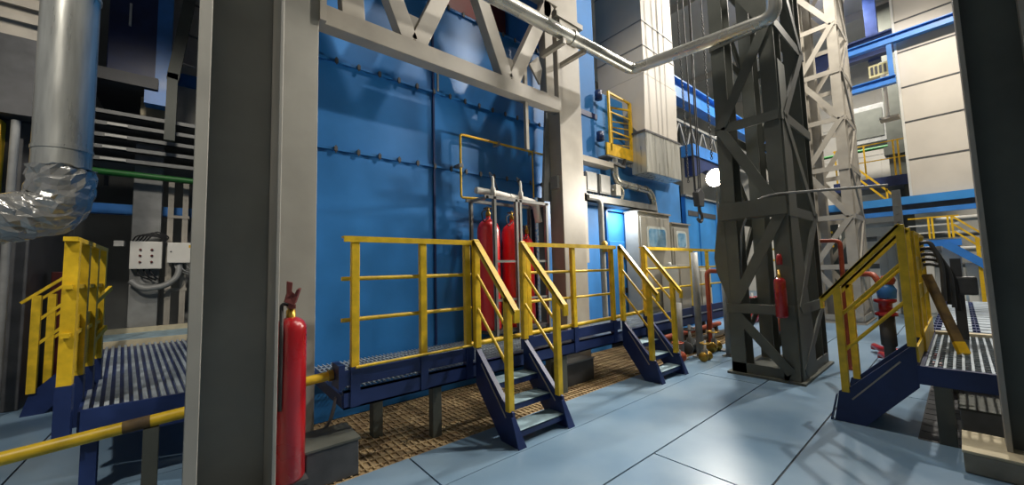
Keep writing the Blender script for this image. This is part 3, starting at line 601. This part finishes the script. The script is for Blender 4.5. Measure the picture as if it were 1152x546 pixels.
# red valve set and orange pipes
vs = thing('valve_set', 'red and orange valve with blue actuator seen through the right-hand stair rails', 'valve', (6.2, .62, 0))
MB().tube(rnd([(6.9, 1.0, 1.32), (6.2, .68, 1.34), (6.15, .62, 1.2), (6.15, .62, .5)], .08), .032, 10).build('pipe_run', 'orange', vs)
MB().lathe((6.15, .60, .86), [(0, 0), (.1, 0), (.1, .03), (.06, .05), (.06, .14), (.1, .16), (.1, .19), (0, .19)], 14).build('valve_body', 'red', vs)
MB().lathe((6.15, .58, 1.06), [(0, 0), (.08, 0), (.09, .1), (.06, .16), (0, .16)], 14).build('actuator', 'bblue', vs)
MB().lathe((6.15, .56, 1.22), [(0, 0), (.05, 0), (.07, .05), (.05, .1), (0, .1)], 12).build('hand_wheel', 'orange', vs)
MB().lathe((6.15, .60, 0), [(.05, 0), (.05, .5), (.07, .52), (.07, .86), (0, .86)], 12).build('stand', 'dgrey', vs)
t = thing('orange_pipe', 'orange painted pipe rising from the floor in front of the pale mast', 'pipe', (7, 1.1, 0))
MB().tube(rnd([(7.0, 1.3, 1.81), (7.0, 1.08, 1.80), (7.0, 1.10, .03)], .07), .028, 10).build('pipe_run', 'orange', t); MB().lathe((7.0, 1.10, 0), [(0, 0), (.06, 0), (.06, .02), (0, .02)], 12).build('floor_flange', 'orange', t)
for (x, y, lab) in ((7.6, .75, 'low red pipe on the floor behind the right-hand stairs, nearer one'), (8.3, .9, 'low red pipe on the floor behind the right-hand stairs, further one')):
    MB().tube(rnd([(x-.1, y-.7, .10), (x, y, .10), (x+.3, y+.12, .10), (x+.3, y+.12, .04)], .1), .045, 10).build('floor_pipe', 'red', label=lab, cat='pipe')
MB().box(6.9, .5, 0, 7.6, .75, .14).build('pump_skid', 'dblue', bev=.01, label='dark blue skid on the floor behind the right-hand stairs', cat='skid')

# ------------------------------------------------------------------ pipes and valves at the far end of the walkway
for i, (x, y, h, lab) in enumerate(((6.35, 2.85, 1.72, 'grey pipe post on the floor beyond the second stairs, nearest'), (6.75, 2.55, 1.40, 'grey pipe post on the floor left of the dark mast'), (6.0, 3.0, .9, 'short grey pipe post tucked beside the second stairs'))):
    t = thing('pipe_post', lab, 'post', (x, y, 0), 'grey pipe posts'); MB().lathe((x, y, 0), [(0, 0), (.055, 0), (.055, h), (0, h)], 14).build('pipe', 'mgrey', t); MB().box(x-.09, y-.09, 0, x+.09, y+.09, .015).build('foot', 'mgrey', t)
t = thing('orange_pipe', 'orange pipe bend rising beside the far handrail left of the dark mast', 'pipe', (7.2, 2.95, 0))
MB().tube(rnd([(7.2, 2.75, 1.38), (7.15, 3.0, 1.40), (7.15, 3.0, .05)], .09), .04, 10).build('pipe_run', 'orange', t); MB().lathe((7.15, 3.0, 0), [(0, 0), (.08, 0), (.08, .05), (0, .05)], 12).build('floor_flange', 'orange', t)
def gate_valve(label, x, y, z, s, m, grp):
    t = thing('gate_valve', label, 'valve', (x, y, z), grp)
    MB().lathe((x-.12*s, y, z+.09*s), [(0, 0), (.09*s, 0), (.09*s, .03*s), (.05*s, .04*s), (.05*s, .2*s), (.09*s, .21*s), (.09*s, .24*s), (0, .24*s)], 14, 'x').build('body', m, t)
    MB().lathe((x, y, z+.1*s), [(.045*s, 0), (.045*s, .12*s), (.02*s, .13*s), (.02*s, .3*s), (0, .3*s)], 10).build('stem', 'mgrey', t)
    w_ = MB(); w_.tube([(x+.09*s*math.cos(a*.524), y+.09*s*math.sin(a*.524), z+.34*s) for a in range(13)], .012*s, 6, False)
    w_.bar((x-.09*s, y, z+.34*s), (x+.09*s, y, z+.34*s), .012*s, .012*s); w_.bar((x, y-.09*s, z+.34*s), (x, y+.09*s, z+.34*s), .012*s, .012*s); w_.build('hand_wheel', m, t)
gate_valve('orange gate valve on the floor just right of the second stairs', 5.75, 2.92, 0, .9, 'orange', 'floor valves')
gate_valve('brass coloured gate valve on the floor by the grey pipe posts', 6.15, 2.68, 0, .8, 'brass', 'floor valves')
gate_valve('brass coloured gate valve on the floor nearest the dark mast', 6.9, 2.85, 0, 1.0, 'brass', 'floor valves')
gate_valve('dark gate valve on the floor under the far walkway beam', 6.5, 3.08, 0, 1.2, 'dgrey', 'floor valves')
for k, (a, b, z, m, lab) in enumerate((((5.4, 3.3), (8.8, 3.3), .10, 'mgrey', 'grey pipe lying under the far part of the walkway'), ((5.5, 3.5), (8.8, 3.5), .22, 'orange', 'orange pipe lying under the far part of the walkway'), ((5.6, 3.75), (8.8, 3.75), .33, 'brass', 'brown pipe lying under the far part of the walkway'))):
    t = thing('service_pipe', lab, 'pipe', (a[0], a[1], 0)); MB().tube([(a[0], a[1], z), (b[0], b[1], z)], .05, 10).build('pipe_run', m, t)
    q = MB(); [q.box(x-.03, a[1]-.04, 0, x+.03, a[1]+.04, z) for x in (6.0, 7.3, 8.6)]; q.build('saddle', 'dgrey', t)
# beyond the dark mast
for (x, y, s, m, lab) in ((10.2, 2.9, 1.6, 'orange', 'orange valve on the floor seen through the dark mast'), (10.9, 3.5, 1.9, 'red', 'red valve on the floor seen through the dark mast')):
    gate_valve(lab, x, y, 0, s, m, 'valves beyond the mast')
t = thing('pump', 'orange motor pump on a low base seen low through the dark mast', 'pump', (9.0, 2.35, 0))
MB().box(8.75, 2.15, 0, 9.35, 2.6, .12).build('base', 'dgrey', t); MB().lathe((8.8, 2.38, .30), [(0, 0), (.13, 0), (.15, .08), (.15, .40), (.1, .48), (0, .48)], 16, 'x').build('motor', 'orange', t)
rf = thing('handrail', 'yellow handrail of a far platform seen through the dark mast', 'handrail', (14, 3.3, 0), 'far handrails')
for y in (2.4, 2.9, 3.4, 3.9): MB().box(13.97, y-.03, 0, 14.03, y+.03, 2.35).build('post', 'amber', rf)
for z in (1.6, 1.95, 2.35): MB().box(13.98, 2.3, z-.03, 14.02, 4.0, z+.03).build('rail', 'amber', rf)
for (x, y0, y1, h, lab) in ((16.5, 2.5, 3.4, 2.3, 'white cabinet far off, seen through the dark mast'), (15.0, 1.15, 1.5, 2.2, 'tall white cabinet far off, right of the pale mast'), (14.6, .45, 1.05, 2.0, 'white cabinet far off behind the right-hand stair rail')):
    t = thing('electrical_cabinet', lab, 'cabinet', (x, (y0+y1)/2, 0), 'far white cabinets'); MB().box(x, y0, 0, x+.5, y1, h).build('body', 'cabw', t, bev=.02); MB().box(x-.02, y0+.04, .1, x, (y0+y1)/2-.01, h-.06).build('door', 'cabw', t, bev=.01); MB().box(x-.02, (y0+y1)/2+.01, .1, x, y1-.04, h-.06).build('door', 'cabw', t, bev=.01)
for (y0, y1, h, lab) in ((-.02, .27, 1.85, 'white cabinet on the far walkway deck behind the dark hoses'), (-.36, -.06, 1.4, 'low white cabinet on the far walkway deck by the yellow steps')):
    t = thing('electrical_cabinet', lab, 'cabinet', (13.6, (y0+y1)/2, 0), 'far white cabinets'); MB().box(13.4, y0, 0, 13.8, y1, h).build('body', 'cabw', t, bev=.015); MB().box(13.38, y0+.03, .7, 13.4, y1-.03, h-.05).build('door', 'cabw', t)

# ------------------------------------------------------------------ far end of the hall, right
hp = thing('panelled_housing', 'huge pale panelled sheet housing high up at the right', 'housing', (15, -.8, 3.1))
MB().box(14, -3.0, 3.12, 16.7, .68, 10.6).build('body', 'white', hp)
for z in (4.08, 5.07, 6.0, 6.95, 7.79, 8.7): MB().box(13.985, -3.0, z-.015, 14, .68, z+.015).build('panel_seam', 'dgrey', hp)
MB().box(13.97, .66, 3.10, 14.05, .71, 10.6).build('edge_trim', 'cabw', hp)
bb = thing('walkway_beam', 'light blue high walkway beam under the pale panelled housing', 'beam', (14, 0, 2.7))
MB().box(13.85, -3.0, 2.92, 13.95, 2.6, 3.12).build('beam', 'blue2', bb); MB().box(13.95, -3, 2.80, 15.5, 2.6, 2.92).build('deck', 'dgrey', bb); MB().box(13.9, -3, 2.66, 14.0, 2.6, 2.78).build('lower_beam', 'bblue', bb)
for y in (-2.5, 2.3): MB().box(14.2, y-.08, 0, 14.36, y+.08, 2.8).build('support_post', 'tgrey', bb)
bb = thing('walkway_beam', 'dark blue platform edge left of the pale panelled housing', 'beam', (16, 1.3, 3.6))
MB().box(16, .69, 3.75, 16.1, 2.5, 4.05).build('beam', 'dblue', bb); MB().box(16.1, .69, 3.95, 19, 2.5, 4.05).build('deck', 'dgrey', bb)
for y in (.85, 2.4): MB().box(16.3, y-.07, 0, 16.44, y+.07, 3.95).build('support_post', 'tgrey', bb)
hr = thing('handrail', 'thin yellow handrail on the dark blue high platform left of the panelled housing', 'handrail', (16, 1.3, 4.05), 'far handrails')
for y in (.95, 1.05, 1.7, 2.4): MB().box(16.02, y-.02, 4.05, 16.06, y+.02, 5.15).build('post', 'amber', hr)
for z in (4.6, 5.13): MB().box(16.03, .72, z-.015, 16.05, 2.45, z+.015).build('rail', 'amber', hr)
hr = thing('handrail', 'yellow handrail with steps far right beside the right-hand column', 'handrail', (13.2, 0, 0), 'far handrails')
for y in (.42, .36, .12, .06): MB().box(13.18, y-.018, 1.98, 13.22, y+.018, 2.50).build('post', 'amber', hr)
for z in (2.48, 2.3, 2.12): MB().box(13.19, -.05, z-.015, 13.21, .75, z+.015).build('rail', 'cabw' if z < 2.4 else 'amber', hr)
for dz in (0, -.18, -.34): MB().bar((13.2, .04, 2.46+dz), (13.2, -.42, 1.95+dz), .03, .035).build('sloping_rail', 'amber', hr)
MB().box(13.16, -.30, .1, 13.24, -.24, 1.95).build('tall_post', 'amber', hr)
MB().bar((13.25, .2, 1.85), (13.25, -.55, 1.15), .25, .16).build('stringer', 'bblue', hr); MB().box(13.2, -.05, 1.80, 13.3, .75, 1.95).build('landing_beam', 'bblue', hr)
MB().box(13.2, .6, 0, 13.3, .7, 1.8).build('support_post', 'bblue', hr)
ys_ = thing('handrail', 'sloping yellow stair rail hanging off the platform right of the pale mast', 'handrail', (15.3, 1.3, 0), 'far handrails')
for dz in (0, -.3): MB().bar((15.0, 1.85, 4.35+dz), (15.0, 1.05, 3.30+dz), .04, .05).build('sloping_rail', 'amber', ys_)
for y in (1.75, 1.2): MB().box(14.98, y-.02, 3.0, 15.02, y+.02, 4.2-(1.75-y)*1.2).build('post', 'amber', ys_)
for z, y0, y1, lab in ((7.30, -1.5, 1.75, 'blue beam crossing the pale panelled housing near the top right'), (6.22, .72, 1.75, 'blue beam ending at the edge of the pale panelled housing')):
    b = MB(); b.ibeam((13.8, y0, z), (13.8, y1, z), .16, .22, .025, .02, (0, 0, 1)); b.build('tie_beam', 'bblue', label=lab, cat='beam', group='blue tie beams')
MB().box(13.75, .74, 6.3, 13.85, .84, 7.2).build('tie_post', 'bblue', label='short blue upright between the two blue tie beams', cat='beam')
dk = MB(); dk.ibeam((17, -3, 8.6), (17.0, 3.5, 8.6), .3, .7, .05, .03, (0, 0, 1)); dk.build('roof_beam', 'dblue', label='deep dark blue beam at the top right above the tie beams', cat='beam')
MB().box(17.2, 1.2, 8.2, 17.5, 1.5, 10.7).build('roof_hanger', 'dblue', label='dark blue upright under the ceiling at the top right', cat='beam')
lv = thing('vent_louvre', 'small ivory slatted louvre between the two blue tie beams', 'vent', (15, 1, 6.7))
MB().box(15.0, .80, 6.86, 15.08, 1.32, 7.22).build('frame', 'ivory', lv); [MB().box(14.97, .86+.09*k, 6.93, 15.0, .91+.09*k, 7.16).build('slat', 'dgrey', lv) for k in range(5)]
MB().box(15.0, .98, 5.6, 15.06, 1.06, 6.86).build('stem', 'lgrey', lv)
MB().box(15.0, .8, 5.55, 15.4, 1.2, 5.62).build('stand_plate', 'lgrey', lv)
b = MB(); b.box(18.6, .9, 0, 18.9, 1.35, 10.7); b.box(18.5, .8, 5.2, 19, 1.45, 5.5); b.build('steel_column', 'tgrey', label='grey hall column far off between the pale mast and the panelled housing', cat='column')
MB().tube([(18.96, -2, 5.62), (18.96, 4, 5.62)], .06, 8).build('green_pipe', 'green', label='thin green pipe across the far wall right of the pale mast', cat='pipe')
t = thing('ventilation_box', 'grey ventilation box on the far wall right of the pale mast', 'box', (20, 1.6, 6.2))
MB().box(20, 1.3, 6.1, 21, 2.9, 7.6).build('body', 'mgrey', t, bev=.02); MB().box(19.97, 1.5, 6.3, 20, 2.7, 7.4).build('cover', 'tgrey', t)
for k, z in enumerate((.7, 1.2, 1.7, 2.2)):
    MB().tube([(19.0, -1.5, z+.6), (19.0, 3.6, z+.6)], .09, 10).build('far_pipe', 'cabw' if k % 2 else 'mgrey', label='pale horizontal pipe far off behind the pale mast, %s of four' % ('lowest', 'second lowest', 'second highest', 'highest')[k], cat='pipe', group='far horizontal pipes')

# ------------------------------------------------------------------ left background
lw = thing('raised_walkway', 'dark blue ribbed walkway deck on the left behind the nearest column', 'walkway', (-.6, 6, 0))
def L(k, s): return Vector((-.61+s-.118*(k-3.98), k, 0))     # the deck runs slightly skewed
g = MB()
for i in range(17):
    a = L(4.02, .02+i*.051); b = L(7.6, .02+i*.060); g.bar(a+Vector((0,0,.592)), b+Vector((0,0,.592)), .026, .03)
g.build('ribbed_deck', 'grate', lw)
g = MB(); g.prism([L(4.0, 0)+Vector((0,0,.56)), L(4.0, .85)+Vector((0,0,.56)), L(7.6, 1.0)+Vector((0,0,.56)), L(7.6, 0)+Vector((0,0,.56))], (0, 0, .018)); g.build('deck_plate', 'dblue', lw)
g = MB(); g.prism([L(7.75, -.1)+Vector((0,0,.60)), L(7.75, 1.05)+Vector((0,0,.60)), L(9.0, 1.2)+Vector((0,0,.60)), L(9.0, -.1)+Vector((0,0,.60))], (0, 0, .03)); g.build('far_deck', 'tread', lw)
g = MB(); g.bar(L(4.0, 0)+Vector((0,0,.50)), L(4.0, .85)+Vector((0,0,.50)), .03, .22); g.build('front_beam', 'dblue', lw)
g = MB(); g.bar(L(4.0, 0)+Vector((0,0,.50)), L(7.6, 0)+Vector((0,0,.50)), .03, .20); g.build('side_beam', 'dblue', lw)
MB().bar(L(7.68, -.1)+Vector((0,0,.60)), L(7.68, 1.03)+Vector((0,0,.60)), .05, .12).build('cross_beam', 'concl', lw)
MB().bar(L(9.02, -.1)+Vector((0,0,.66)), L(9.02, 1.2)+Vector((0,0,.66)), .08, .10).build('cross_beam', 'concl', lw)
for s in (.05, .78):
    for k in (4.08, 7.4, 8.8):
        p_ = L(k, s); MB().box(p_.x-.04, p_.y-.04, 0, p_.x+.04, p_.y+.04, .56).build('support_leg', 'dblue' if s < .1 else 'tgrey', lw)
hr = thing('handrail', 'yellow handrail seen end-on along the left walkway deck', 'handrail', (-.7, 4.6, .6), 'left handrails')
def LR(y, z): return Vector((-.69-.02*(y-4), y, z))
for k, y in enumerate((3.98, 4.35, 4.75, 5.15)):
    p_ = LR(y, 0); o = MB().box(p_.x-.035, y-.03, .78, p_.x+.035, y+.03, 1.80).build('post', 'yellow', hr); MB().box(p_.x-.04, y-.035, .42, p_.x+.04, y+.035, .80).build('post_foot', 'dblue', o)
for z, w in ((1.80, .07), (1.47, .04), (1.14, .04)): MB().bar(LR(3.9, z), LR(5.2, z), w, .03).build('rail', 'yellow', hr)
MB().bar(LR(4.0, 1.05), LR(5.15, 1.05), .012, .42).build('toe_board', 'yellow', hr)
for z, x0 in ((1.40, -.70), (1.04, -.72)): MB().bar((x0, 4.75, z-.10), (x0+.06, 5.12, z+.04), .025, .04).build('lit_rail_piece', 'yellow', hr)  # short bars added to stand in for lit stretches of the mid rails
st_ = thing('stairs', 'dark blue stairs with yellow rail at the far left, descending from the left deck', 'stairs', (-1.3, 7.2, 0))
for y in (6.9, 7.5):
    s0 = MB().prism([(-1.06, y, .35), (-1.06, y, .66), (-1.46, y, .24), (-1.52, y, 0), (-1.34, y, 0)], (0, .02, 0)).build('stringer', 'dblue', st_)
    MB().bar((-1.10, y, 1.70), (-1.56, y, 1.28), .05, .03).build('sloping_handrail', 'yellow', st_)
    for dz in (.30, .58): MB().bar((-1.10, y, 1.70-dz), (-1.44, y, 1.36-dz), .025, .03).build('sloping_mid_rail', 'yellow', st_)
    MB().box(-1.48, y-.03, .25, -1.41, y+.03, 1.36).build('lower_post', 'yellow', st_); MB().box(-1.13, y-.03, .6, -1.07, y+.03, 1.72).build('top_post', 'yellow', st_)
for i, z in enumerate((.14, .30, .46)): MB().box(-1.46+.12*i, 6.92, z-.02, -1.28+.12*i, 7.5, z).build('tread', 'dblue', st_)
MB().box(-1.55, 7.9, 0, -1.24, 8.15, 1.65).build('fire_cabinet', 'maroon', bev=.01, label='dark red cabinet standing behind the far left stairs', cat='cabinet')
# big silver pipe with foil elbow
sp = thing('exhaust_pipe', 'large silver vertical pipe with a crumpled foil elbow at the upper left', 'pipe', (-1, 5, 2))
MB().tube([(-.96, 5.0, 2.50), (-.99, 5.0, 10.98)], .178, 32).build('vertical_run', 'silver', sp)
for z in (2.65, 4.1): MB().tube([(-.96, 5, z), (-.961, 5, z+.03)], .184, 32).build('joint_band', 'silver', sp)
fm = MB(); path = rnd([(-.955, 5.0, 2.50), (-.955, 5.0, 2.12), (-3.6, 4.8, 1.42)], .16, 8)
full = []
for i in range(len(path)-1):
    n = max(1, int((path[i+1]-path[i]).length/.04))
    for k in range(n): full.append(path[i].lerp(path[i+1], k/n))
full.append(path[-1])
fm.tube(full, .20, 26)
for v in fm.v:
    v += Vector((random.uniform(-1, 1), random.uniform(-1, 1), random.uniform(-1, 1)))*.016
fm.sm = [False]*len(fm.sm)
fm.build('foil_elbow', 'foil', sp)
# cable trays, green pipe, boxes, column at Y about 9
ct = thing('cable_tray', 'stack of dark cable trays on the left back wall', 'cable tray', (-.7, 9.3, 3.5))
for k in range(5):
    z = 3.50+k*.20
    b = MB(); b.box(-1.45, 8.95, z, .3, 9.0, z+.075); b.box(-1.45, 8.95, z, .3, 9.6, z+.012); b.build('tray', 'mgrey', ct)
    b = MB(); [b.tube([(-1.45, 9.05+.08*j, z+.04), (.3, 9.05+.08*j, z+.04)], .025, 6) for j in range(4)]; b.build('cables', 'black', ct)
for x in (-1.35, -.75, -.15): MB().box(x, 9.58, 3.2, x+.05, 9.64, 4.6).build('hanger', 'dgrey', ct)
for k in range(4): MB().box(-1.32+.02*k, 8.93, 3.52+.2*k, -1.02, 8.948, 3.56+.2*k).build('number_plate', 'cabw', ct)
MB().tube([(-1.6, 8.9, 3.31), (.3, 8.9, 3.28)], .055, 10).build('cable_duct', 'green', label='bright green cable duct under the stacked trays on the left', cat='pipe')
b = MB(); b.box(-.93, 9.1, 0, -.56, 9.4, 3.9); b.build('steel_column', 'mgrey', bev=.01, label='grey column in the left background below the green duct', cat='column')
MB().box(-2.6, 9.7, 2.72, .4, 9.85, 2.90).build('wall_beam', 'bblue', label='blue horizontal beam on the left back wall behind the grey column', cat='beam')
def ctlbox(label, x0, x1, z0, z1, y, buttons):
    t = thing('control_box', label, 'control box', ((x0+x1)/2, y, z0), 'left control boxes')
    MB().box(x0, y, z0, x1, y+.15, z1).build('body', 'cabw', t, bev=.008)
    if buttons:
        for i, fx in enumerate((.32, .68)):
            for fz in (.25, .48, .70): MB().lathe((x0+(x1-x0)*fx, y-.02, z0+(z1-z0)*fz), [(0, 0), (.018, 0), (.018, .025), (0, .025)], 10, 'y').build('button', 'maroon', t)
    else:
        MB().box(x1-.06, y-.005, z1-.09, x1-.03, y, z1-.04).build('warning_sticker', 'amber', t); MB().lathe((x0+.05, y-.012, z1-.16), [(0, 0), (.012, 0), (.012, .015), (0, .015)], 8, 'y').build('key_lock', 'dgrey', t)
    q = MB(); [q.tube(rnd([(x0+.1+.07*i, y+.08, z0), (x0+.12+.09*i, y+.05, z0-.12), (x0+.28+.05*i, y+.1, z0-.2)], .05), .012, 6) for i in range(3)]; q.build('cable', 'black' if buttons else 'mgrey', t)
ctlbox('white control box with six buttons on the grey column at the left', -.92, -.52, 1.70, 2.17, 8.93, True)
ctlbox('white control box with a yellow sticker on the perforated frame at the left', -.455, -.11, 1.80, 2.16, 8.93, False)
b = MB(); [b.tube(rnd([(-.9+.04*i, 9.0, 2.17), (-.85+.06*i, 8.98, 2.28+.02*i), (-.55+.03*i, 9.0, 2.26), (-.5, 9.02, 2.17)], .06), .012, 6) for i in range(5)]; b.build('cable_bundle', 'black', label='black cables bunched on top of the six-button control box', cat='cable')
MB().box(-1.12, 9.0, 2.09, -1.0, 9.12, 2.18).build('small_junction_box', 'cabw', label='tiny pale junction box left of the six-button control box', cat='box')
q = MB(); q.box(-1.0, 9.05, 2.12, -.93, 9.1, 2.15)
pf_ = thing('strut_frame', 'pale perforated strut frame behind the right control box on the left', 'frame', (-.3, 9.15, 0))
for x in (-.44, -.24):
    p_ = MB(); p_.box(x-.04, 9.12, .6, x+.04, 9.16, 3.35); [p_.box(x-.012, 9.112, .8+k*.12, x+.012, 9.12, .86+k*.12) for k in range(20)]; p_.build('upright', 'lgrey', pf_)
for z in (1.3, 2.62): MB().box(-.48, 9.11, z, -.18, 9.15, z+.05).build('cross_bar', 'lgrey', pf_)
MB().box(-.10, 9.1, .6, .05, 9.3, 3.6).build('white_post', 'lgrey', pf_)
MB().tube(rnd([(-.9, 9.0, 1.5), (-.75, 8.95, 1.35), (-.45, 8.95, 1.4), (-.3, 8.97, 1.55), (-.28, 9.05, 1.9)], .12), .05, 10).build('flexible_hose', 'mgrey', label='grey flexible hose looping under the left control boxes', cat='hose')
hb = thing('blue_hopper', 'dark blue steel hopper box high on the left beside the silver pipe', 'hopper', (-.85, 9, 4.8))
b = MB(); b.box(-1.3, 8.9, 5.0, -.68, 10.4, 9.5); b.build('body', 'dblue', hb, bev=.01)
b = MB(); b.box(-.70, 8.8, 4.75, -.50, 8.95, 9.5); b.build('edge_post', 'bblue', hb); MB().box(-.82, 8.75, 4.55, -.47, 9.0, 4.78).build('foot', 'bblue', hb)
b = MB(); b.box(-1.5, 8.7, 4.80, -.65, 10.4, 5.0); b.build('shelf', 'dgrey', hb); MB().box(-1.06, 8.86, 5.9, -1.03, 8.9, 6.3).build('handle', 'cabw', hb)
MB().box(-.90, 9.2, 4.46, -.60, 9.35, 4.80).build('stem', 'concl', hb)
ib = thing('inclined_beam', 'dark grey inclined steel beam at the upper left before the white wall', 'beam', (-.3, 8.6, 4))
MB().bar((-.47, 8.6, 3.9), (-.46, 8.6, 5.1), .14, .10, (0, 1, 0)).build('lower_part', 'tgrey', ib); MB().bar((-.46, 8.6, 5.0), (-.08, 8.6, 8.2), .16, .10, (0, 1, 0)).build('beam', 'tgrey', ib)
for z in (5.35, 5.9, 6.5): MB().tube([(-.5+(z-5)*.12, 8.6, z), (-.22+(z-5)*.12, 8.55, z-.05)], .02, 6).build('peg', 'dgrey', ib)
ww = thing('wall_cladding', 'white wall cladding with a blue rail at the upper left', 'cladding', (.2, 10.2, 3.9))
MB().box(-.75, 10.2, 3.9, 1.2, 10.26, 10).build('panels', 'cabw', ww); MB().box(-.75, 10.12, 5.55, 1.2, 10.2, 5.80).build('rail', 'bblue', ww); MB().box(-.3, 10.1, 0, -.15, 10.2, 3.9).build('stud', 'mgrey', ww)
MB().tube(rnd([(-.13, 10.05, 8), (-.10, 10.05, 6.2), (-.16, 10.05, 5.2), (-.12, 10.05, 4.2)], .2), .015, 6).build('cable', 'dgrey', ww)
cd = thing('clad_duct', 'ribbed pale horizontal duct at the top left corner behind the silver pipe', 'duct', (-2.6, 7, 4.2))
MB().box(-4.5, 7.0, 4.45, -1.35, 8.2, 6.2).build('body', 'lgrey', cd)
for k in range(9): MB().box(-4.5, 6.95, 4.62+k*.19, -1.35, 7.0, 4.70+k*.19).build('rib', 'lgrey', cd)
b = MB(); b.box(-4.5, 7.0, 3.5, -1.4, 8.6, 4.45); b.build('machine_block', 'dgrey', label='dark machine block under the ribbed duct at the far left', cat='machine')
b = MB(); b.box(-4.5, 7.3, 0, -1.62, 8.9, 3.5)
for x in (-3.6, -2.7): b.box(x, 7.25, 0, x+.08, 7.3, 2.5)
b.build('machine_casing', 'dgrey', bev=.01, label='dark machine casing standing behind the foil elbow at the far left', cat='machine')
MB().box(-2.4, 7.15, 2.6, -1.86, 7.3, 3.45).build('yellow_panel', 'amber', label='yellow panel at the left edge above the foil pipe', cat='panel')
MB().tube([(-1.74, 7.1, 0), (-1.74, 7.1, 3.45)], .038, 10).build('standpipe', 'mgrey', label='thin pale vertical pipe at the far left behind the silver pipe', cat='pipe')

# ------------------------------------------------------------------ lights
def area(name, loc, target, size, power, col=(1, .94, .84), spread=180):
    l = bpy.data.lights.new(name, 'AREA'); l.shape = 'DISK'; l.size = size; l.energy = power; l.color = col; l.spread = math.radians(spread)
    o = bpy.data.objects.new(name, l); COL.objects.link(o); o.location = loc
    o.rotation_euler = (Vector(target)-Vector(loc)).to_track_quat('-Z', 'Y').to_euler(); return o
def spot(name, loc, target, power, size, ang, col=(1, .93, .82), blend=.4):
    l = bpy.data.lights.new(name, 'SPOT'); l.energy = power; l.color = col; l.shadow_soft_size = size; l.spot_size = math.radians(ang); l.spot_blend = blend
    o = bpy.data.objects.new(name, l); COL.objects.link(o); o.location = loc
    o.rotation_euler = (Vector(target)-Vector(loc)).to_track_quat('-Z', 'Y').to_euler(); return o
spot('floodlight_beam', (6.93, 2.67, 3.05), (1.5, 3.0, 1.0), 800, .13, 124, blend=.9)
spot('high_bay_key', (12.4, -.1, 9.8), (3.5, 3.6, 2.4), 2800, .14, 80)
spot('high_bay_aisle', (4.4, 1.2, 9.0), (3.0, 3.6, 1.5), 820, .22, 110)
spot('column_strip_fill', (8.5, -1.6, 9.2), (.3, 3.0, 2.2), 2800, .2, 48)  # unseen narrow spot, added to brighten the front strips of the left columns
spot('left_pipe_fill', (-4.0, -1.0, 9.2), (-1.3, 5.0, 2.2), 2000, .25, 36)  # unseen spot, added to brighten the silver pipe and left deck
area('door_leaf_fill', (6.25, 4.0, 2.6), (6.33, 4.3, 1.5), .25, 14, (.9, .97, 1))  # added before the door leaf to brighten it, in place of light inside
area('high_bay_far', (17, 2.5, 10.4), (17, 1.5, 0), 1.2, 1150)
area('high_bay_mid', (10, 2.4, 10.4), (10, 2.4, 0), 1.2, 300)
spot('high_bay_end', (9.0, -.8, 10.2), (13.2, 1.4, 4.2), 2300, .25, 62)
spot('left_back_fill', (-.6, 4.8, 6.6), (-.9, 8.2, 1.6), 520, .3, 86, blend=.7)  # unseen spot, added to lift the dark left background
w = bpy.data.worlds.new('hall_air'); bpy.context.scene.world = w; w.use_nodes = True
w.node_tree.nodes['Background'].inputs['Color'].default_value = (.74, .80, .88, 1); w.node_tree.nodes['Background'].inputs['Strength'].default_value = .14

# ------------------------------------------------------------------ camera
F, YAW, PITCH, ROLL = 420.0, 39.9, 4.3, 1.56
y, p, r = (math.radians(a) for a in (YAW, PITCH, ROLL))
f = Vector((math.sin(y)*math.cos(p), math.cos(y)*math.cos(p), math.sin(p)))
ri = Vector((math.cos(y), -math.sin(y), 0)); u_ = ri.cross(f)
R_ = ri*math.cos(r)-u_*math.sin(r); U_ = ri*math.sin(r)+u_*math.cos(r)
cam = bpy.data.cameras.new('camera'); cam.sensor_width = 36; cam.lens = F/1152*36; cam.clip_start = .05
co = bpy.data.objects.new('camera', cam); COL.objects.link(co)
co.matrix_world = Matrix(((R_.x, U_.x, -f.x, 0), (R_.y, U_.y, -f.y, 0), (R_.z, U_.z, -f.z, 1.5), (0, 0, 0, 1)))
sc = bpy.context.scene; sc.camera = co
sc.view_settings.view_transform = 'Standard'; sc.view_settings.look = 'None'; sc.view_settings.gamma = 1; sc.view_settings.exposure = 0.0
sc.view_settings.use_curve_mapping = False
